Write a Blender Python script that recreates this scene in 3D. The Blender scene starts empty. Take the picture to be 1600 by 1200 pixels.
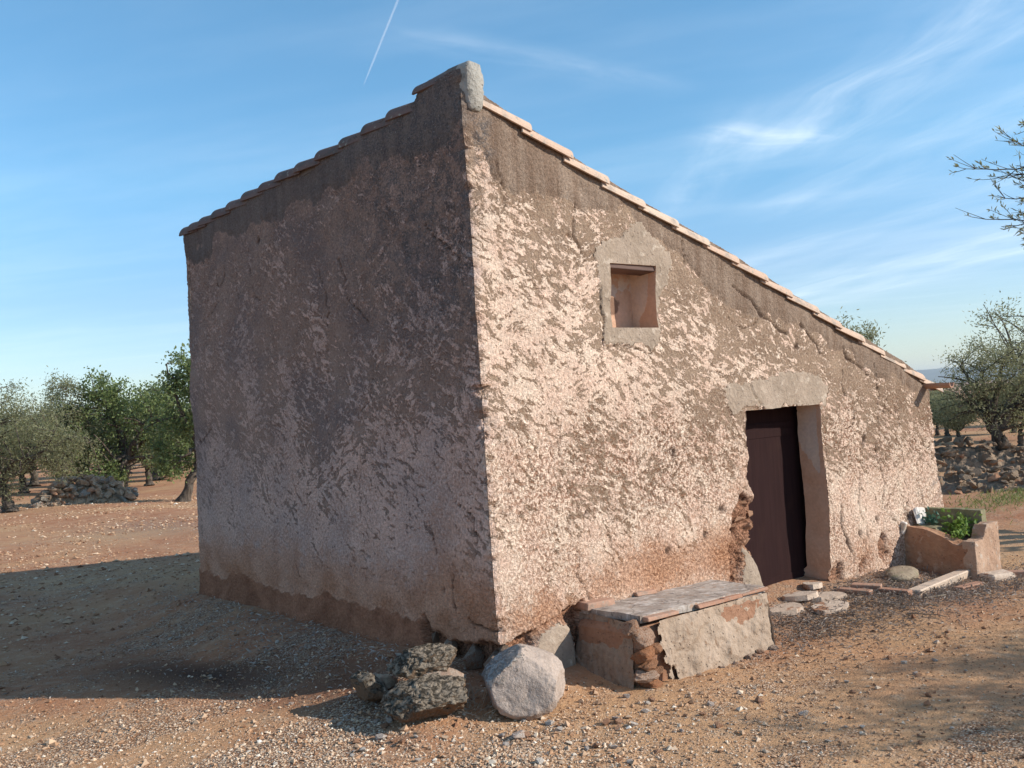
import bpy, bmesh, math, random
import numpy as np
from mathutils import Vector, Matrix, Euler
PI = math.pi
S = bpy.context.scene
COL = S.collection
rng = np.random.default_rng(7)
random.seed(7)

# ------------------------------------------------------------------ camera
CAMPOS = np.array([-4.0038, -5.0935, 1.729])
F_PX, YAW, PIT, ROL = 1503.3, 0.6976, 0.0288, -0.0691
_F = np.array([math.sin(YAW)*math.cos(PIT), math.cos(YAW)*math.cos(PIT), math.sin(PIT)])
_R0 = np.array([math.cos(YAW), -math.sin(YAW), 0.0]); _U0 = np.cross(_R0, _F)
_c, _s = math.cos(ROL), math.sin(ROL)
_R = _c*_R0 + _s*_U0; _U = -_s*_R0 + _c*_U0
cam = bpy.data.cameras.new('camera'); cam_o = bpy.data.objects.new('camera', cam); COL.objects.link(cam_o)
cam.sensor_width = 36.0; cam.lens = F_PX*36/1600
cam.clip_start = 0.05; cam.clip_end = 60000
cam_o.matrix_world = Matrix(((_R[0], _U[0], -_F[0], CAMPOS[0]), (_R[1], _U[1], -_F[1], CAMPOS[1]),
                             (_R[2], _U[2], -_F[2], CAMPOS[2]), (0, 0, 0, 1)))
S.camera = cam_o

# ------------------------------------------------------------------ light
SUN_EL = math.radians(27.0)
SUN_H = np.array([0.607, -0.795]); SUN_H /= np.linalg.norm(SUN_H)
SUN_DIR = np.array([SUN_H[0]*math.cos(SUN_EL), SUN_H[1]*math.cos(SUN_EL), math.sin(SUN_EL)])
sun = bpy.data.lights.new('sun', 'SUN'); sun_o = bpy.data.objects.new('sun', sun); COL.objects.link(sun_o)
sun.energy = 4.5; sun.angle = math.radians(0.53); sun.color = (1.0, 0.93, 0.83)
sun_o.rotation_euler = Vector(SUN_DIR).to_track_quat('Z', 'Y').to_euler()
sun_o.location = (20, -25, 20)
SKY_STRENGTH = 0.15
S.view_settings.view_transform = 'Standard'; S.view_settings.look = 'None'
S.view_settings.exposure = 0.37; S.view_settings.gamma = 1.0; S.view_settings.use_curve_mapping = False
S.render.engine = 'CYCLES'
S.cycles.use_denoising = True
S.cycles.max_bounces = 6; S.cycles.diffuse_bounces = 3; S.cycles.transparent_max_bounces = 16
S.cycles.volume_bounces = 0


# ------------------------------------------------------------------ node helper
class NT:
    def __init__(s, tree): s.t = tree; s.L = tree.links; s.N = tree.nodes
    def n(s, typ, ins=None, **props):
        nd = s.N.new(typ)
        for k, v in props.items(): setattr(nd, k, v)
        for k, v in (ins or {}).items():
            sock = nd.inputs[k]
            if hasattr(v, 'links') and hasattr(v, 'is_output'): s.L.new(v, sock)
            else: sock.default_value = v
        return nd
    def m(s, op, a, b=0.0, c=None, clamp=False):
        d = {0: a, 1: b}
        if c is not None: d[2] = c
        return s.n('ShaderNodeMath', d, operation=op, use_clamp=clamp).outputs[0]
    def vm(s, op, a, b=None, scale=None):
        d = {0: a}
        if b is not None: d[1] = b
        nd = s.n('ShaderNodeVectorMath', d, operation=op)
        if scale is not None: nd.inputs['Scale'].default_value = scale
        return nd.outputs['Value'] if op == 'DOT_PRODUCT' else nd.outputs[0]
    def noise(s, vec, scale, detail=3.0, rough=0.55, dist=0.0):
        return s.n('ShaderNodeTexNoise', {'Vector': vec, 'Scale': scale, 'Detail': detail, 'Roughness': rough, 'Distortion': dist}).outputs[0]
    def noisec(s, vec, scale, detail=2.0):
        return s.n('ShaderNodeTexNoise', {'Vector': vec, 'Scale': scale, 'Detail': detail}).outputs['Color']
    def vor(s, vec, scale, feat='F1', out='Distance', rnd=1.0):
        return s.n('ShaderNodeTexVoronoi', {'Vector': vec, 'Scale': scale, 'Randomness': rnd}, feature=feat).outputs[out]
    def map(s, vec, loc=(0, 0, 0), rot=(0, 0, 0), scale=(1, 1, 1)):
        if any(rot):
            vec = s.n('ShaderNodeMapping', {'Vector': vec, 'Rotation': rot}).outputs[0]
        return s.n('ShaderNodeMapping', {'Vector': vec, 'Location': loc, 'Scale': scale}).outputs[0]
    def rng(s, v, a, b, c=0.0, d=1.0):
        return s.n('ShaderNodeMapRange', {'Value': v, 'From Min': a, 'From Max': b, 'To Min': c, 'To Max': d}, interpolation_type='SMOOTHSTEP').outputs[0]
    def lin(s, v, a, b, c=0.0, d=1.0):
        return s.n('ShaderNodeMapRange', {'Value': v, 'From Min': a, 'From Max': b, 'To Min': c, 'To Max': d}).outputs[0]
    def mix(s, f, a, b, blend='MIX'):
        nd = s.n('ShaderNodeMix', data_type='RGBA', blend_type=blend)
        for i, v in ((0, f), (6, a), (7, b)):
            if hasattr(v, 'is_output'): s.L.new(v, nd.inputs[i])
            else: nd.inputs[i].default_value = (tuple(v) + (1,))[:4] if isinstance(v, (tuple, list)) else v
        return nd.outputs[2]
    def ramp(s, f, stops):
        nd = s.n('ShaderNodeValToRGB', {'Fac': f}); cr = nd.color_ramp
        while len(cr.elements) < len(stops): cr.elements.new(0.5)
        for e, (p, c) in zip(cr.elements, stops): e.position = p; e.color = tuple(c)+(1,)
        return nd.outputs[0]
    def attr(s, name, out='Fac'): return s.n('ShaderNodeAttribute', attribute_name=name).outputs[out]
    def mul(s, col, f):   # colour times a grey factor
        return s.vm('MULTIPLY', col, s.n('ShaderNodeCombineXYZ', {0: f, 1: f, 2: f}).outputs[0])


def mat(name):
    m = bpy.data.materials.new(name); m.use_nodes = True
    m.node_tree.nodes.clear()
    return m, NT(m.node_tree)
def finish(m, t, color, rough=0.9, height=None, hdist=1.0, hstr=1.0, spec=0.25, disp=None):
    ins = {'Base Color': color, 'Roughness': rough, 'Specular IOR Level': spec}
    if height is not None:
        ins['Normal'] = t.n('ShaderNodeBump', {'Strength': hstr, 'Distance': hdist, 'Height': height}).outputs[0]
    b = t.n('ShaderNodeBsdfPrincipled', ins)
    o = t.n('ShaderNodeOutputMaterial', {'Surface': b.outputs[0]})
    if disp is not None:
        d = t.n('ShaderNodeDisplacement', {'Height': disp, 'Midlevel': 0.0, 'Scale': 1.0})
        t.L.new(d.outputs[0], o.inputs['Displacement']); m.displacement_method = 'BOTH'
    return m

# ------------------------------------------------------------------ sky
world = bpy.data.worlds.new('World'); S.world = world; world.use_nodes = True
world.node_tree.nodes.clear(); w = NT(world.node_tree)
sky = w.n('ShaderNodeTexSky', sky_type='NISHITA', sun_disc=False, sun_elevation=SUN_EL,
          sun_rotation=math.atan2(SUN_DIR[0], SUN_DIR[1]), altitude=100.0, air_density=1.0, dust_density=0.0, ozone_density=1.5)
wd = w.n('ShaderNodeTexCoord').outputs['Generated']
sep = w.n('ShaderNodeSeparateXYZ', {0: wd})
zc = w.m('MAXIMUM', sep.outputs[2], 0.03)
pl = w.n('ShaderNodeCombineXYZ', {0: w.m('DIVIDE', sep.outputs[0], zc), 1: w.m('DIVIDE', sep.outputs[1], zc)}).outputs[0]
warp = w.vm('ADD', pl, w.vm('SCALE', w.vm('SUBTRACT', w.noisec(pl, 1.6, 3.0), (0.5, 0.5, 0.5)), scale=0.20))
def streak(p0, p1, width, k, nsc, power=1.0):
    d = np.array(p1)-np.array(p0); L = float(np.linalg.norm(d)); d = d/L; a = math.atan2(d[1], d[0])
    q = w.vm('SUBTRACT', warp, (p0[0], p0[1], 0))
    tt = w.m('DIVIDE', w.vm('DOT_PRODUCT', q, (d[0], d[1], 0)), L)
    ss = w.m('DIVIDE', w.vm('DOT_PRODUCT', q, (-d[1], d[0], 0)), width)
    g = w.m('EXPONENT', w.m('MULTIPLY', w.m('MULTIPLY', ss, ss), -1.0))
    ends = w.m('MULTIPLY', w.rng(tt, -0.25, 0.15), w.rng(tt, 1.25, 0.7))
    nz = w.noise(w.map(q, rot=(0, 0, -a), scale=(0.5, 2.4, 1)), nsc, 6.0, 0.62, 0.4)
    return w.m('MULTIPLY', w.m('MULTIPLY', w.m('MULTIPLY', g, ends), w.rng(nz, 0.26, 0.82)), k*1.1)
cl = streak((3.42, 2.22), (2.62, 0.92), 0.21, 0.34, 1.8)
for args in (((2.95, 2.22), (3.45, 2.08), 0.10, 0.34, 3.0), ((9.5, 6.6), (7.0, 2.4), 0.9, 0.40, 0.6),
             ((6.4, 4.8), (5.2, 1.7), 0.45, 0.20, 0.9), ((3.9, 3.2), (2.9, 2.0), 0.16, 0.18, 2.0),
             ((1.45, 2.05), (2.35, 1.97), 0.07, 0.16, 3.0), ((4.6, 3.0), (3.6, 1.2), 0.3, 0.2, 1.4)):
    cl = w.m('ADD', cl, streak(*args))
veil = w.m('MULTIPLY', w.rng(w.noise(w.map(warp, rot=(0, 0, 1.05), scale=(0.35, 1.0, 1)), 0.9, 5.0, 0.6), 0.38, 0.85), 0.14)
cl = w.m('MINIMUM', w.m('ADD', cl, veil), 0.85)
cl = w.m('MULTIPLY', cl, w.rng(sep.outputs[2], 0.02, 0.10))
skyc = w.n('ShaderNodeHueSaturation', {'Saturation': 1.24, 'Value': 1.0, 'Color': sky.outputs[0]}).outputs[0]
skyc = w.vm('MULTIPLY', skyc, w.ramp(sep.outputs[2], [(0, (.68, .70, .80)), (.13, (.72, .77, .88)), (.24, (.88, 1.02, 1.0)), (.42, (1.10, 1.17, 1.06)), (.70, (1.46, 1.14, .95)), (1, (1.62, 1.13, .90))]))
colr = w.mix(cl, skyc, (7.4, 7.8, 8.0))
bg = w.n('ShaderNodeBackground', {'Color': colr, 'Strength': SKY_STRENGTH})
w.n('ShaderNodeOutputWorld', {'Surface': bg.outputs[0]})

# ------------------------------------------------------------------ numpy noise
def _hash(ix, iy, seed):
    h = (ix.astype(np.int64)*374761393 + iy.astype(np.int64)*668265263 + seed*1274126177) & 0xffffffff
    h = ((h ^ (h >> 13))*1274126177) & 0xffffffff
    h = h ^ (h >> 16)
    return (h & 0xffff)/65535.0
def vnoise(x, y, seed=0):
    x = np.asarray(x, float); y = np.asarray(y, float)
    ix = np.floor(x); iy = np.floor(y); fx = x-ix; fy = y-iy
    fx = fx*fx*fx*(fx*(fx*6-15)+10); fy = fy*fy*fy*(fy*(fy*6-15)+10)
    a = _hash(ix, iy, seed); b = _hash(ix+1, iy, seed); c = _hash(ix, iy+1, seed); d = _hash(ix+1, iy+1, seed)
    return (a*(1-fx)+b*fx)*(1-fy)+(c*(1-fx)+d*fx)*fy
def fbm(x, y, seed=0, oct=4, gain=0.5):
    v = 0; amp = 1; tot = 0
    for o in range(oct):
        v = v+amp*vnoise(x*2**o+o*17.3, y*2**o+o*9.1, seed+o); tot += amp; amp *= gain
    return v/tot
def sstep(a, b, x):
    t = np.clip((np.asarray(x, float)-a)/(b-a), 0, 1); return t*t*(3-2*t)
def polydist(px, py, pts):
    d = np.full(np.shape(px), 1e9)
    for (x0, y0), (x1, y1) in zip(pts[:-1], pts[1:]):
        dx, dy = x1-x0, y1-y0; L = dx*dx+dy*dy
        t = np.clip(((px-x0)*dx+(py-y0)*dy)/L, 0, 1)
        d = np.minimum(d, np.hypot(px-x0-t*dx, py-y0-t*dy))
    return d
def inpoly(px, py, pts):
    r = np.zeros(np.shape(px), bool); n = len(pts)
    for i in range(n):
        x0, y0 = pts[i]; x1, y1 = pts[(i+1) % n]
        c = ((y0 > py) != (y1 > py)) & (px < (x1-x0)*(py-y0)/(y1-y0+1e-12)+x0)
        r ^= c
    return r
def gz(x, y):
    x = np.asarray(x, float); y = np.asarray(y, float)
    s = sstep(.7, -.6, y); fr = .19-.06*np.exp(-((x-3.9)/1.1)**2); h = sstep(3.5, 8, x)
    lf = .18*sstep(-.05, -1.1, x)*(1-sstep(4, 10, y))
    return -np.maximum(s*fr, lf)*(1-h)-.21*h-.05*sstep(10, 40, x)

# ------------------------------------------------------------------ object helpers
def mesh_np(name, verts, faces, smooth=False, attrs=None, uv=None):
    """verts (N,3); faces: (M,k) int array or list of such arrays."""
    if not isinstance(faces, list): faces = [faces]
    faces = [np.asarray(f, np.int64) for f in faces if len(f)]
    me = bpy.data.meshes.new(name); verts = np.asarray(verts, np.float32)
    me.vertices.add(len(verts)); me.vertices.foreach_set('co', verts.ravel())
    nl = sum(f.size for f in faces); nf = sum(len(f) for f in faces)
    me.loops.add(nl); me.polygons.add(nf)
    lv = np.concatenate([f.ravel() for f in faces]).astype(np.int32)
    tot = np.concatenate([np.full(len(f), f.shape[1]) for f in faces])
    st = np.concatenate([[0], np.cumsum(tot)[:-1]]).astype(np.int32)
    me.loops.foreach_set('vertex_index', lv); me.polygons.foreach_set('loop_start', st)
    me.polygons.foreach_set('use_smooth', np.full(nf, smooth))
    me.update(calc_edges=True)
    for k, v in (attrs or {}).items():
        a = me.attributes.new(k, 'FLOAT', 'POINT'); a.data.foreach_set('value', np.asarray(v, np.float32).ravel())
    if uv is not None:
        l = me.uv_layers.new(name='UVMap'); l.data.foreach_set('uv', np.asarray(uv, np.float32)[lv].ravel())
    return me
def link(name, me, m=None, parent=None, loc=None, rot=None, scale=None):
    o = bpy.data.objects.new(name, me); COL.objects.link(o)
    if m is not None and me is not None and not me.materials: me.materials.append(m)
    if parent is not None: o.parent = parent
    if loc is not None: o.location = loc
    if rot is not None: o.rotation_euler = rot
    if scale is not None: o.scale = scale
    return o
def tag(o, label, cat, group=None, kind=None):
    o['label'] = label; o['category'] = cat
    if group: o['group'] = group
    if kind: o['kind'] = kind
    return o
def empty(name, loc, label, cat, group=None, rz=0.0):
    o = bpy.data.objects.new(name, None); COL.objects.link(o); o.location = loc; o.rotation_euler = (0, 0, rz)
    o.empty_display_size = 0.2
    return tag(o, label, cat, group)
def structure(o): o['kind'] = 'structure'; return o
def grid_faces(nu, nv):
    i = np.arange(nu*nv).reshape(nu, nv)
    return np.stack([i[:-1, :-1], i[1:, :-1], i[1:, 1:], i[:-1, 1:]], -1).reshape(-1, 4)
def bm_mesh(name, bm, smooth=False):
    me = bpy.data.meshes.new(name); bm.normal_update(); bm.to_mesh(me); bm.free()
    me.polygons.foreach_set('use_smooth', np.full(len(me.polygons), smooth)); return me
def ico(sub):
    bm = bmesh.new(); bmesh.ops.create_icosphere(bm, subdivisions=sub, radius=1.0)
    v = np.array([x.co[:] for x in bm.verts]); f = np.array([[y.index for y in x.verts] for x in bm.faces]); bm.free()
    return v, f
def hull_stone(seed, n=13, dims=(1, .8, .6), name='stone'):
    r = random.Random(seed); bm = bmesh.new()
    for i in range(n):
        z = r.uniform(-1, 1); a = r.uniform(0, 2*PI); q = math.sqrt(1-z*z); k = r.uniform(.82, 1.05)
        bm.verts.new((q*math.cos(a)*dims[0]*k, q*math.sin(a)*dims[1]*k, z*dims[2]*k))
    res = bmesh.ops.convex_hull(bm, input=bm.verts[:])
    bmesh.ops.delete(bm, geom=[g for g in set(res['geom_interior']) | set(res['geom_unused']) if isinstance(g, bmesh.types.BMVert)], context='VERTS')
    return bm_mesh(name, bm)
def slab_mesh(name, lx, ly, lz, jit=0.0, seed=0, bev=0.006):
    r = random.Random(seed); bm = bmesh.new(); bmesh.ops.create_cube(bm, size=1.0)
    for v in bm.verts:
        v.co = Vector((v.co.x*lx, v.co.y*ly, v.co.z*lz)) + Vector((r.uniform(-jit, jit), r.uniform(-jit, jit), r.uniform(-jit, jit)*.5))
    if bev > 0: bmesh.ops.bevel(bm, geom=bm.edges[:], offset=bev, segments=1, affect='EDGES')
    return bm_mesh(name, bm)
def _h3(ix, iy, iz, seed):
    return _hash(ix+iz*57, iy+iz*131, seed)
def vnoise3(p, seed=0):
    i = np.floor(p); f = p-i; f = f*f*(3-2*f); x, y, z = i[:, 0], i[:, 1], i[:, 2]; v = 0
    for dx in (0, 1):
        for dy in (0, 1):
            for dz in (0, 1):
                w_ = (f[:, 0] if dx else 1-f[:, 0])*(f[:, 1] if dy else 1-f[:, 1])*(f[:, 2] if dz else 1-f[:, 2])
                v = v+w_*_h3(x+dx, y+dy, z+dz, seed)
    return v
def fbm3(p, seed=0, oct=4):
    v = 0; a = 1; t_ = 0
    for o in range(oct): v = v+a*vnoise3(p*2**o+o*11.7, seed+o); t_ += a; a *= .5
    return v/t_
def rock_np(sub, dims, seed, amp=0.18, freq=1.6, fine=0.03, flat=0.0, pit=0.0, nfac=14, fd=(.72, 1.0), planes=()):
    v, f = ico(sub); r = np.random.default_rng(seed)
    p = v.copy()
    for q in range(nfac+len(planes)):
        if q < nfac: nr = r.normal(size=3); d = r.uniform(*fd)
        else: nr = np.array(planes[q-nfac][:3], float); d = planes[q-nfac][3]
        nr = nr/np.linalg.norm(nr); h = p@nr
        p = p-np.maximum(0, h-d)[:, None]*nr*.92
    v = v*(np.array(dims)/max(dims)+.15)
    k = 1+amp*2*(fbm3(v*freq+5, seed, 4)-.5)+fine*2*(fbm3(v*freq*6+9, seed+50, 4)-.5)
    if pit: k = k-pit*sstep(.50, .66, fbm3(v*freq*3.2+3, seed+90, 4))+pit*.5*sstep(.52, .40, fbm3(v*freq*3.2+3, seed+90, 4))
    p = p*k[:, None]*np.array(dims)
    return p, f

# ------------------------------------------------------------------ materials
def objvec(t): return t.n('ShaderNodeTexCoord').outputs['Object']
def posvec(t): return t.n('ShaderNodeNewGeometry').outputs['Position']
def rnd(t): return t.n('ShaderNodeObjectInfo').outputs['Random']

def wall_material():
    m, t = mat('weathered_plaster')
    uv = t.n('ShaderNodeUVMap', uv_map='UVMap').outputs[0]
    A = {k: t.attr(k) for k in ('pale', 'earth', 'band', 'plinth', 'dark', 'crack', 'pit', 'side', 'bare', 'soft')}
    wv = t.vm('ADD', uv, t.vm('SCALE', t.vm('SUBTRACT', t.noisec(uv, 7.0, 3.0), (.5, .5, .5)), scale=0.06))
    def strokes(ang, sc, dist):
        v = t.map(wv, rot=(0, 0, -ang), scale=(0.34, 1.0, 1.0))
        return t.noise(v, sc, 5.0, 0.64, dist)
    s1 = strokes(math.radians(-27), 23.0, 0.2); s2 = strokes(math.radians(27), 22.0, 0.2); s3 = strokes(math.radians(-50), 20.0, 0.3)
    sel = t.rng(t.noise(uv, 1.2, 2.0), 0.50, 0.62)
    sel2 = t.rng(t.noise(t.map(uv, loc=(5, 3, 0)), 1.7, 2.0), 0.52, 0.60)
    st = t.n('ShaderNodeMix', {0: sel, 2: s1, 3: s2}, data_type='FLOAT').outputs[0]
    st = t.n('ShaderNodeMix', {0: sel2, 2: st, 3: s3}, data_type='FLOAT').outputs[0]
    big = t.noise(uv, 2.3, 4.0, 0.6)
    st = t.m('ADD', st, t.m('MULTIPLY', t.m('SUBTRACT', big, .5), 0.40))
    fine = t.noise(uv, 44.0, 4.0, 0.72)
    micro = t.noise(uv, 150.0, 2.0, 0.6)
    thr = t.m('ADD', 0.5, t.m('MULTIPLY', t.m('SUBTRACT', 0.5, A['pale']), 0.42))
    d = t.m('SUBTRACT', t.m('ADD', st, t.m('MULTIPLY', t.m('SUBTRACT', fine, .5), t.m('ADD', 0.30, t.m('MULTIPLY', A['side'], -.06)))), thr)
    M = t.rng(d, -0.022, 0.026)
    fl = t.noise(t.map(wv, rot=(0, 0, math.radians(-35)), scale=(.4, 1, 1)), 34.0, 3.0, .6, .2); fl2 = t.noise(t.map(wv, rot=(0, 0, math.radians(62)), scale=(.4, 1, 1)), 30.0, 3.0, .6, .2)
    flm = t.m('MULTIPLY', t.rng(t.m('MAXIMUM', fl, fl2), .615, .66), t.m('ADD', .35, t.m('MULTIPLY', A['pale'], .9)))
    M = t.m('MAXIMUM', M, flm)
    M = t.m('ADD', t.m('MULTIPLY', M, t.m('SUBTRACT', 1.0, A['soft'])), t.m('MULTIPLY', A['soft'], t.m('MULTIPLY', A['pale'], .9)))
    tone = t.noise(uv, 4.0, 4.0, 0.6)
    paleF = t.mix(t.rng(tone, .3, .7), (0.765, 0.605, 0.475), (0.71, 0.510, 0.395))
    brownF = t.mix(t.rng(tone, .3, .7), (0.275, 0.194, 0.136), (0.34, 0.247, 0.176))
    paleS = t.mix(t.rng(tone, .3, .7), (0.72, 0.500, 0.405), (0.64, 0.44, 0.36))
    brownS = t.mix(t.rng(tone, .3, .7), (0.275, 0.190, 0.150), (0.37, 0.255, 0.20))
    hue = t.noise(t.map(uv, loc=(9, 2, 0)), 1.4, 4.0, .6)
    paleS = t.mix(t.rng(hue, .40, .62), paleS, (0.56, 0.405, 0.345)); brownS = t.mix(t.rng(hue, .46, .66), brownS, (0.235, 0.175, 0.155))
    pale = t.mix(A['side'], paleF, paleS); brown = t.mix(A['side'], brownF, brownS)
    col = t.mix(M, brown, pale)
    # reddish pits of the granular coat
    pitn = t.noise(t.map(uv, scale=(1.0, 0.75, 1)), 42.0, 4.0, 0.62, 0.3)
    pits = t.m('MULTIPLY', t.rng(pitn, 0.52, 0.42), A['pit'])
    pit2 = t.m('MULTIPLY', t.rng(t.noise(t.map(uv, loc=(3, 7, 0)), 85.0, 3.0, .6), .47, .38), A['pit'])
    pits = t.m('MAXIMUM', pits, t.m('MULTIPLY', pit2, .8))
    col = t.mix(t.m('MULTIPLY', pits, .85), col, (0.235, 0.115, 0.068))
    # red earth bleeding through low down
    en = t.m('MULTIPLY', A['earth'], t.rng(t.m('ADD', t.noise(uv, 9.0, 5.0, 0.65), t.m('MULTIPLY', A['earth'], .35)), 0.45, 0.75))
    ecol = t.mix(t.rng(fine, .35, .65), (0.32, 0.150, 0.082), (0.52, 0.29, 0.175))
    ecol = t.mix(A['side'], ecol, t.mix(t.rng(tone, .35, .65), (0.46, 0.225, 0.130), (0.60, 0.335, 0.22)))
    col = t.mix(en, col, ecol)
    # smooth mortar band under the tiles, streaked by rain
    stv = t.noise(t.map(uv, scale=(9.0, 1.0, 1)), 1.0, 4.0, 0.6)
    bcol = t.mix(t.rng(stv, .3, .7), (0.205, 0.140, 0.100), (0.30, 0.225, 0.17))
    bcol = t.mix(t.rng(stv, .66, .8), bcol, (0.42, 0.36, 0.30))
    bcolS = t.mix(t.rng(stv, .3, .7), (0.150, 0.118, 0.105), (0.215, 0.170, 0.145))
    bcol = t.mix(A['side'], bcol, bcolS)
    bm_ = t.rng(t.m('ADD', A['band'], t.m('MULTIPLY', t.m('SUBTRACT', t.noise(uv, 12.0, 4.0, .6), .5), 0.8)), 0.42, 0.58)
    col = t.mix(bm_, col, bcol)
    # dark lichen and soot with pale specks
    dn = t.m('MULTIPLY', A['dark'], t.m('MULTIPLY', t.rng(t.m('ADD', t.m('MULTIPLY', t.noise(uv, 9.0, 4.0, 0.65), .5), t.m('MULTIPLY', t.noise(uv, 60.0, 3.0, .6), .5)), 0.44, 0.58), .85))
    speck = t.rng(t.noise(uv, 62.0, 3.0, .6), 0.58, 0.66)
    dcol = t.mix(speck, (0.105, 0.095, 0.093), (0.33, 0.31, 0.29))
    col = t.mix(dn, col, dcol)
    # red-brown skirting mortar
    pn = t.noise(uv, 5.0, 4.0, .6)
    pcol = t.mix(t.rng(pn, .3, .7), (0.26, 0.115, 0.066), (0.42, 0.195, 0.115))
    col = t.mix(t.rng(t.m('ADD', A['plinth'], t.m('MULTIPLY', t.m('SUBTRACT', t.noise(uv, 10.0, 4.0), .5), .6)), .42, .58), col, pcol)
    col = t.mix(A['bare'], col, t.mix(t.rng(fine, .4, .6), (0.17, 0.085, 0.050), (0.38, 0.20, 0.125)))
    grain = t.m('ADD', 0.62, t.m('ADD', t.m('MULTIPLY', t.rng(fine, .32, .68), 0.42), t.m('MULTIPLY', t.rng(micro, .32, .68), 0.30)))
    col = t.mul(col, grain)
    dots = t.m('MULTIPLY', t.rng(t.vor(uv, 26.0), 0.10, 0.04), t.rng(t.noise(uv, 6.0), .5, .6))
    col = t.mix(t.m('MULTIPLY', dots, .75), col, (0.06, 0.045, 0.04))
    col = t.mix(t.m('MULTIPLY', A['crack'], .9), col, (0.055, 0.032, 0.025))
    smooth = t.m('MAXIMUM', bm_, A['plinth'])
    rgh = t.m('MULTIPLY', t.m('SUBTRACT', 1.0, t.m('MULTIPLY', smooth, .55)), t.m('ADD', 1.0, t.m('MULTIPLY', A['side'], .6)))
    h = t.m('MULTIPLY', M, t.m('MULTIPLY', t.m('SUBTRACT', 1.0, smooth), 0.0065))
    h = t.m('ADD', h, t.m('MULTIPLY', t.m('MULTIPLY', t.m('SUBTRACT', fine, .5), 0.010), rgh))
    h = t.m('ADD', h, t.m('MULTIPLY', t.m('SUBTRACT', t.noise(uv, 20.0, 4.0, .6), .5), 0.012))
    h = t.m('ADD', h, t.m('MULTIPLY', pits, -0.013))
    h = t.m('ADD', h, t.m('MULTIPLY', dots, -0.006))
    h = t.m('ADD', h, t.m('MULTIPLY', t.m('SUBTRACT', micro, .5), 0.0035))
    return finish(m, t, col, 0.95, spec=0.1, disp=h)
M_WALL = wall_material()

def cement_material(name, c1, c2, c3, amp=0.006, fs=40.0):
    m, t = mat(name); v = posvec(t)
    n1 = t.noise(v, 3.5, 5.0, .6); n2 = t.noise(v, fs, 4.0, .65); n3 = t.noise(t.map(v, rot=(0.4, .3, .2)), 11.0, 5.0, .6, .4)
    col = t.mix(t.rng(n1, .32, .68), c1, c2); col = t.mix(t.rng(n3, .56, .70), col, c3)
    col = t.mul(col, t.m('ADD', .72, t.m('MULTIPLY', n2, .55)))
    dots = t.rng(t.vor(v, fs*.8), 0.16, 0.06); col = t.mix(t.m('MULTIPLY', dots, .5), col, (.08, .06, .05))
    h = t.m('ADD', t.m('MULTIPLY', n2, amp), t.m('ADD', t.m('MULTIPLY', n3, amp*1.6), t.m('MULTIPLY', dots, -amp*.6)))
    return finish(m, t, col, .95, height=h, spec=.12)
M_CEMENT = cement_material('cement_patch', (.31, .24, .18), (.385, .30, .23), (.49, .40, .315), 0.010, 34)
M_BENCH = cement_material('bench_render', (.33, .245, .178), (.43, .33, .25), (.24, .155, .10), 0.014, 26)
M_BENCHSIDE = cement_material('bench_side_render', (.27, .175, .12), (.32, .24, .175), (.18, .13, .095), 0.012, 28)
M_TROUGH = cement_material('trough_render', (.44, .30, .215), (.37, .235, .16), (.45, .37, .30), 0.010, 24)
M_TROUGHSIDE = cement_material('trough_earthen_render', (.33, .165, .095), (.42, .245, .15), (.48, .33, .235), 0.010, 22)
M_MOSSY = cement_material('mossy_concrete', (.25, .22, .14), (.20, .19, .10), (.32, .27, .20), 0.006, 30)
M_CAP = cement_material('ridge_mortar', (.34, .32, .28), (.42, .395, .35), (.20, .19, .165), 0.014, 30)

def reveal_material():
    m, t = mat('reveal_plaster'); v = posvec(t)
    n1 = t.noise(v, 5.0, 5.0, .6, .3); n2 = t.noise(v, 36.0, 4.0, .6)
    col = t.mix(t.rng(n1, .3, .7), (.54, .335, .225), (.60, .39, .275))
    lime = t.m('MULTIPLY', t.attr('lime'), 1.0)
    edge = t.rng(t.m('ADD', lime, t.m('MULTIPLY', t.m('SUBTRACT', t.noise(v, 11.0, 5.0, .65, .4), .5), 1.1)), .45, .55)
    col = t.mix(edge, col, t.mix(t.rng(n1, .35, .65), (.62, .50, .40), (.56, .46, .39)))
    stain = t.rng(t.m('ADD', t.attr('stain'), t.m('MULTIPLY', t.m('SUBTRACT', t.noise(v, 14.0, 4.0), .5), .8)), .42, .58)
    col = t.mix(stain, col, (.24, .15, .105))
    col = t.mul(col, t.m('ADD', .78, t.m('MULTIPLY', n2, .44)))
    h = t.m('ADD', t.m('MULTIPLY', n2, .004), t.m('MULTIPLY', n1, .02))
    return finish(m, t, col, .95, height=h, spec=.1)
M_REVEAL = reveal_material()

def tile_material(name, a, b, c):
    m, t = mat(name); v = objvec(t); r = rnd(t)
    vv = t.vm('ADD', v, t.n('ShaderNodeCombineXYZ', {0: t.m('MULTIPLY', r, 37.0), 1: t.m('MULTIPLY', r, 11.0)}).outputs[0])
    n1 = t.noise(vv, 7.0, 5.0, .65); n2 = t.noise(vv, 60.0, 3.0, .6)
    col = t.mix(r, a, b); col = t.mix(t.rng(n1, .50, .68), col, c)
    col = t.mix(t.rng(t.noise(vv, 26.0, 3.0), .62, .70), col, (.30, .29, .24))
    col = t.mul(col, t.m('ADD', .75, t.m('MULTIPLY', n2, .5)))
    return finish(m, t, col, .9, height=t.m('ADD', t.m('MULTIPLY', n2, .003), t.m('MULTIPLY', n1, .008)), spec=.15)
M_TILE = tile_material('clay_tile', (.52, .36, .265), (.58, .45, .345), (.34, .28, .23))
M_RIDGE = tile_material('ridge_clay_tile', (.16, .105, .09), (.19, .13, .11), (.11, .10, .09))  # clay tile darkened with lichen and, in its colour, the ridge's shade
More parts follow.
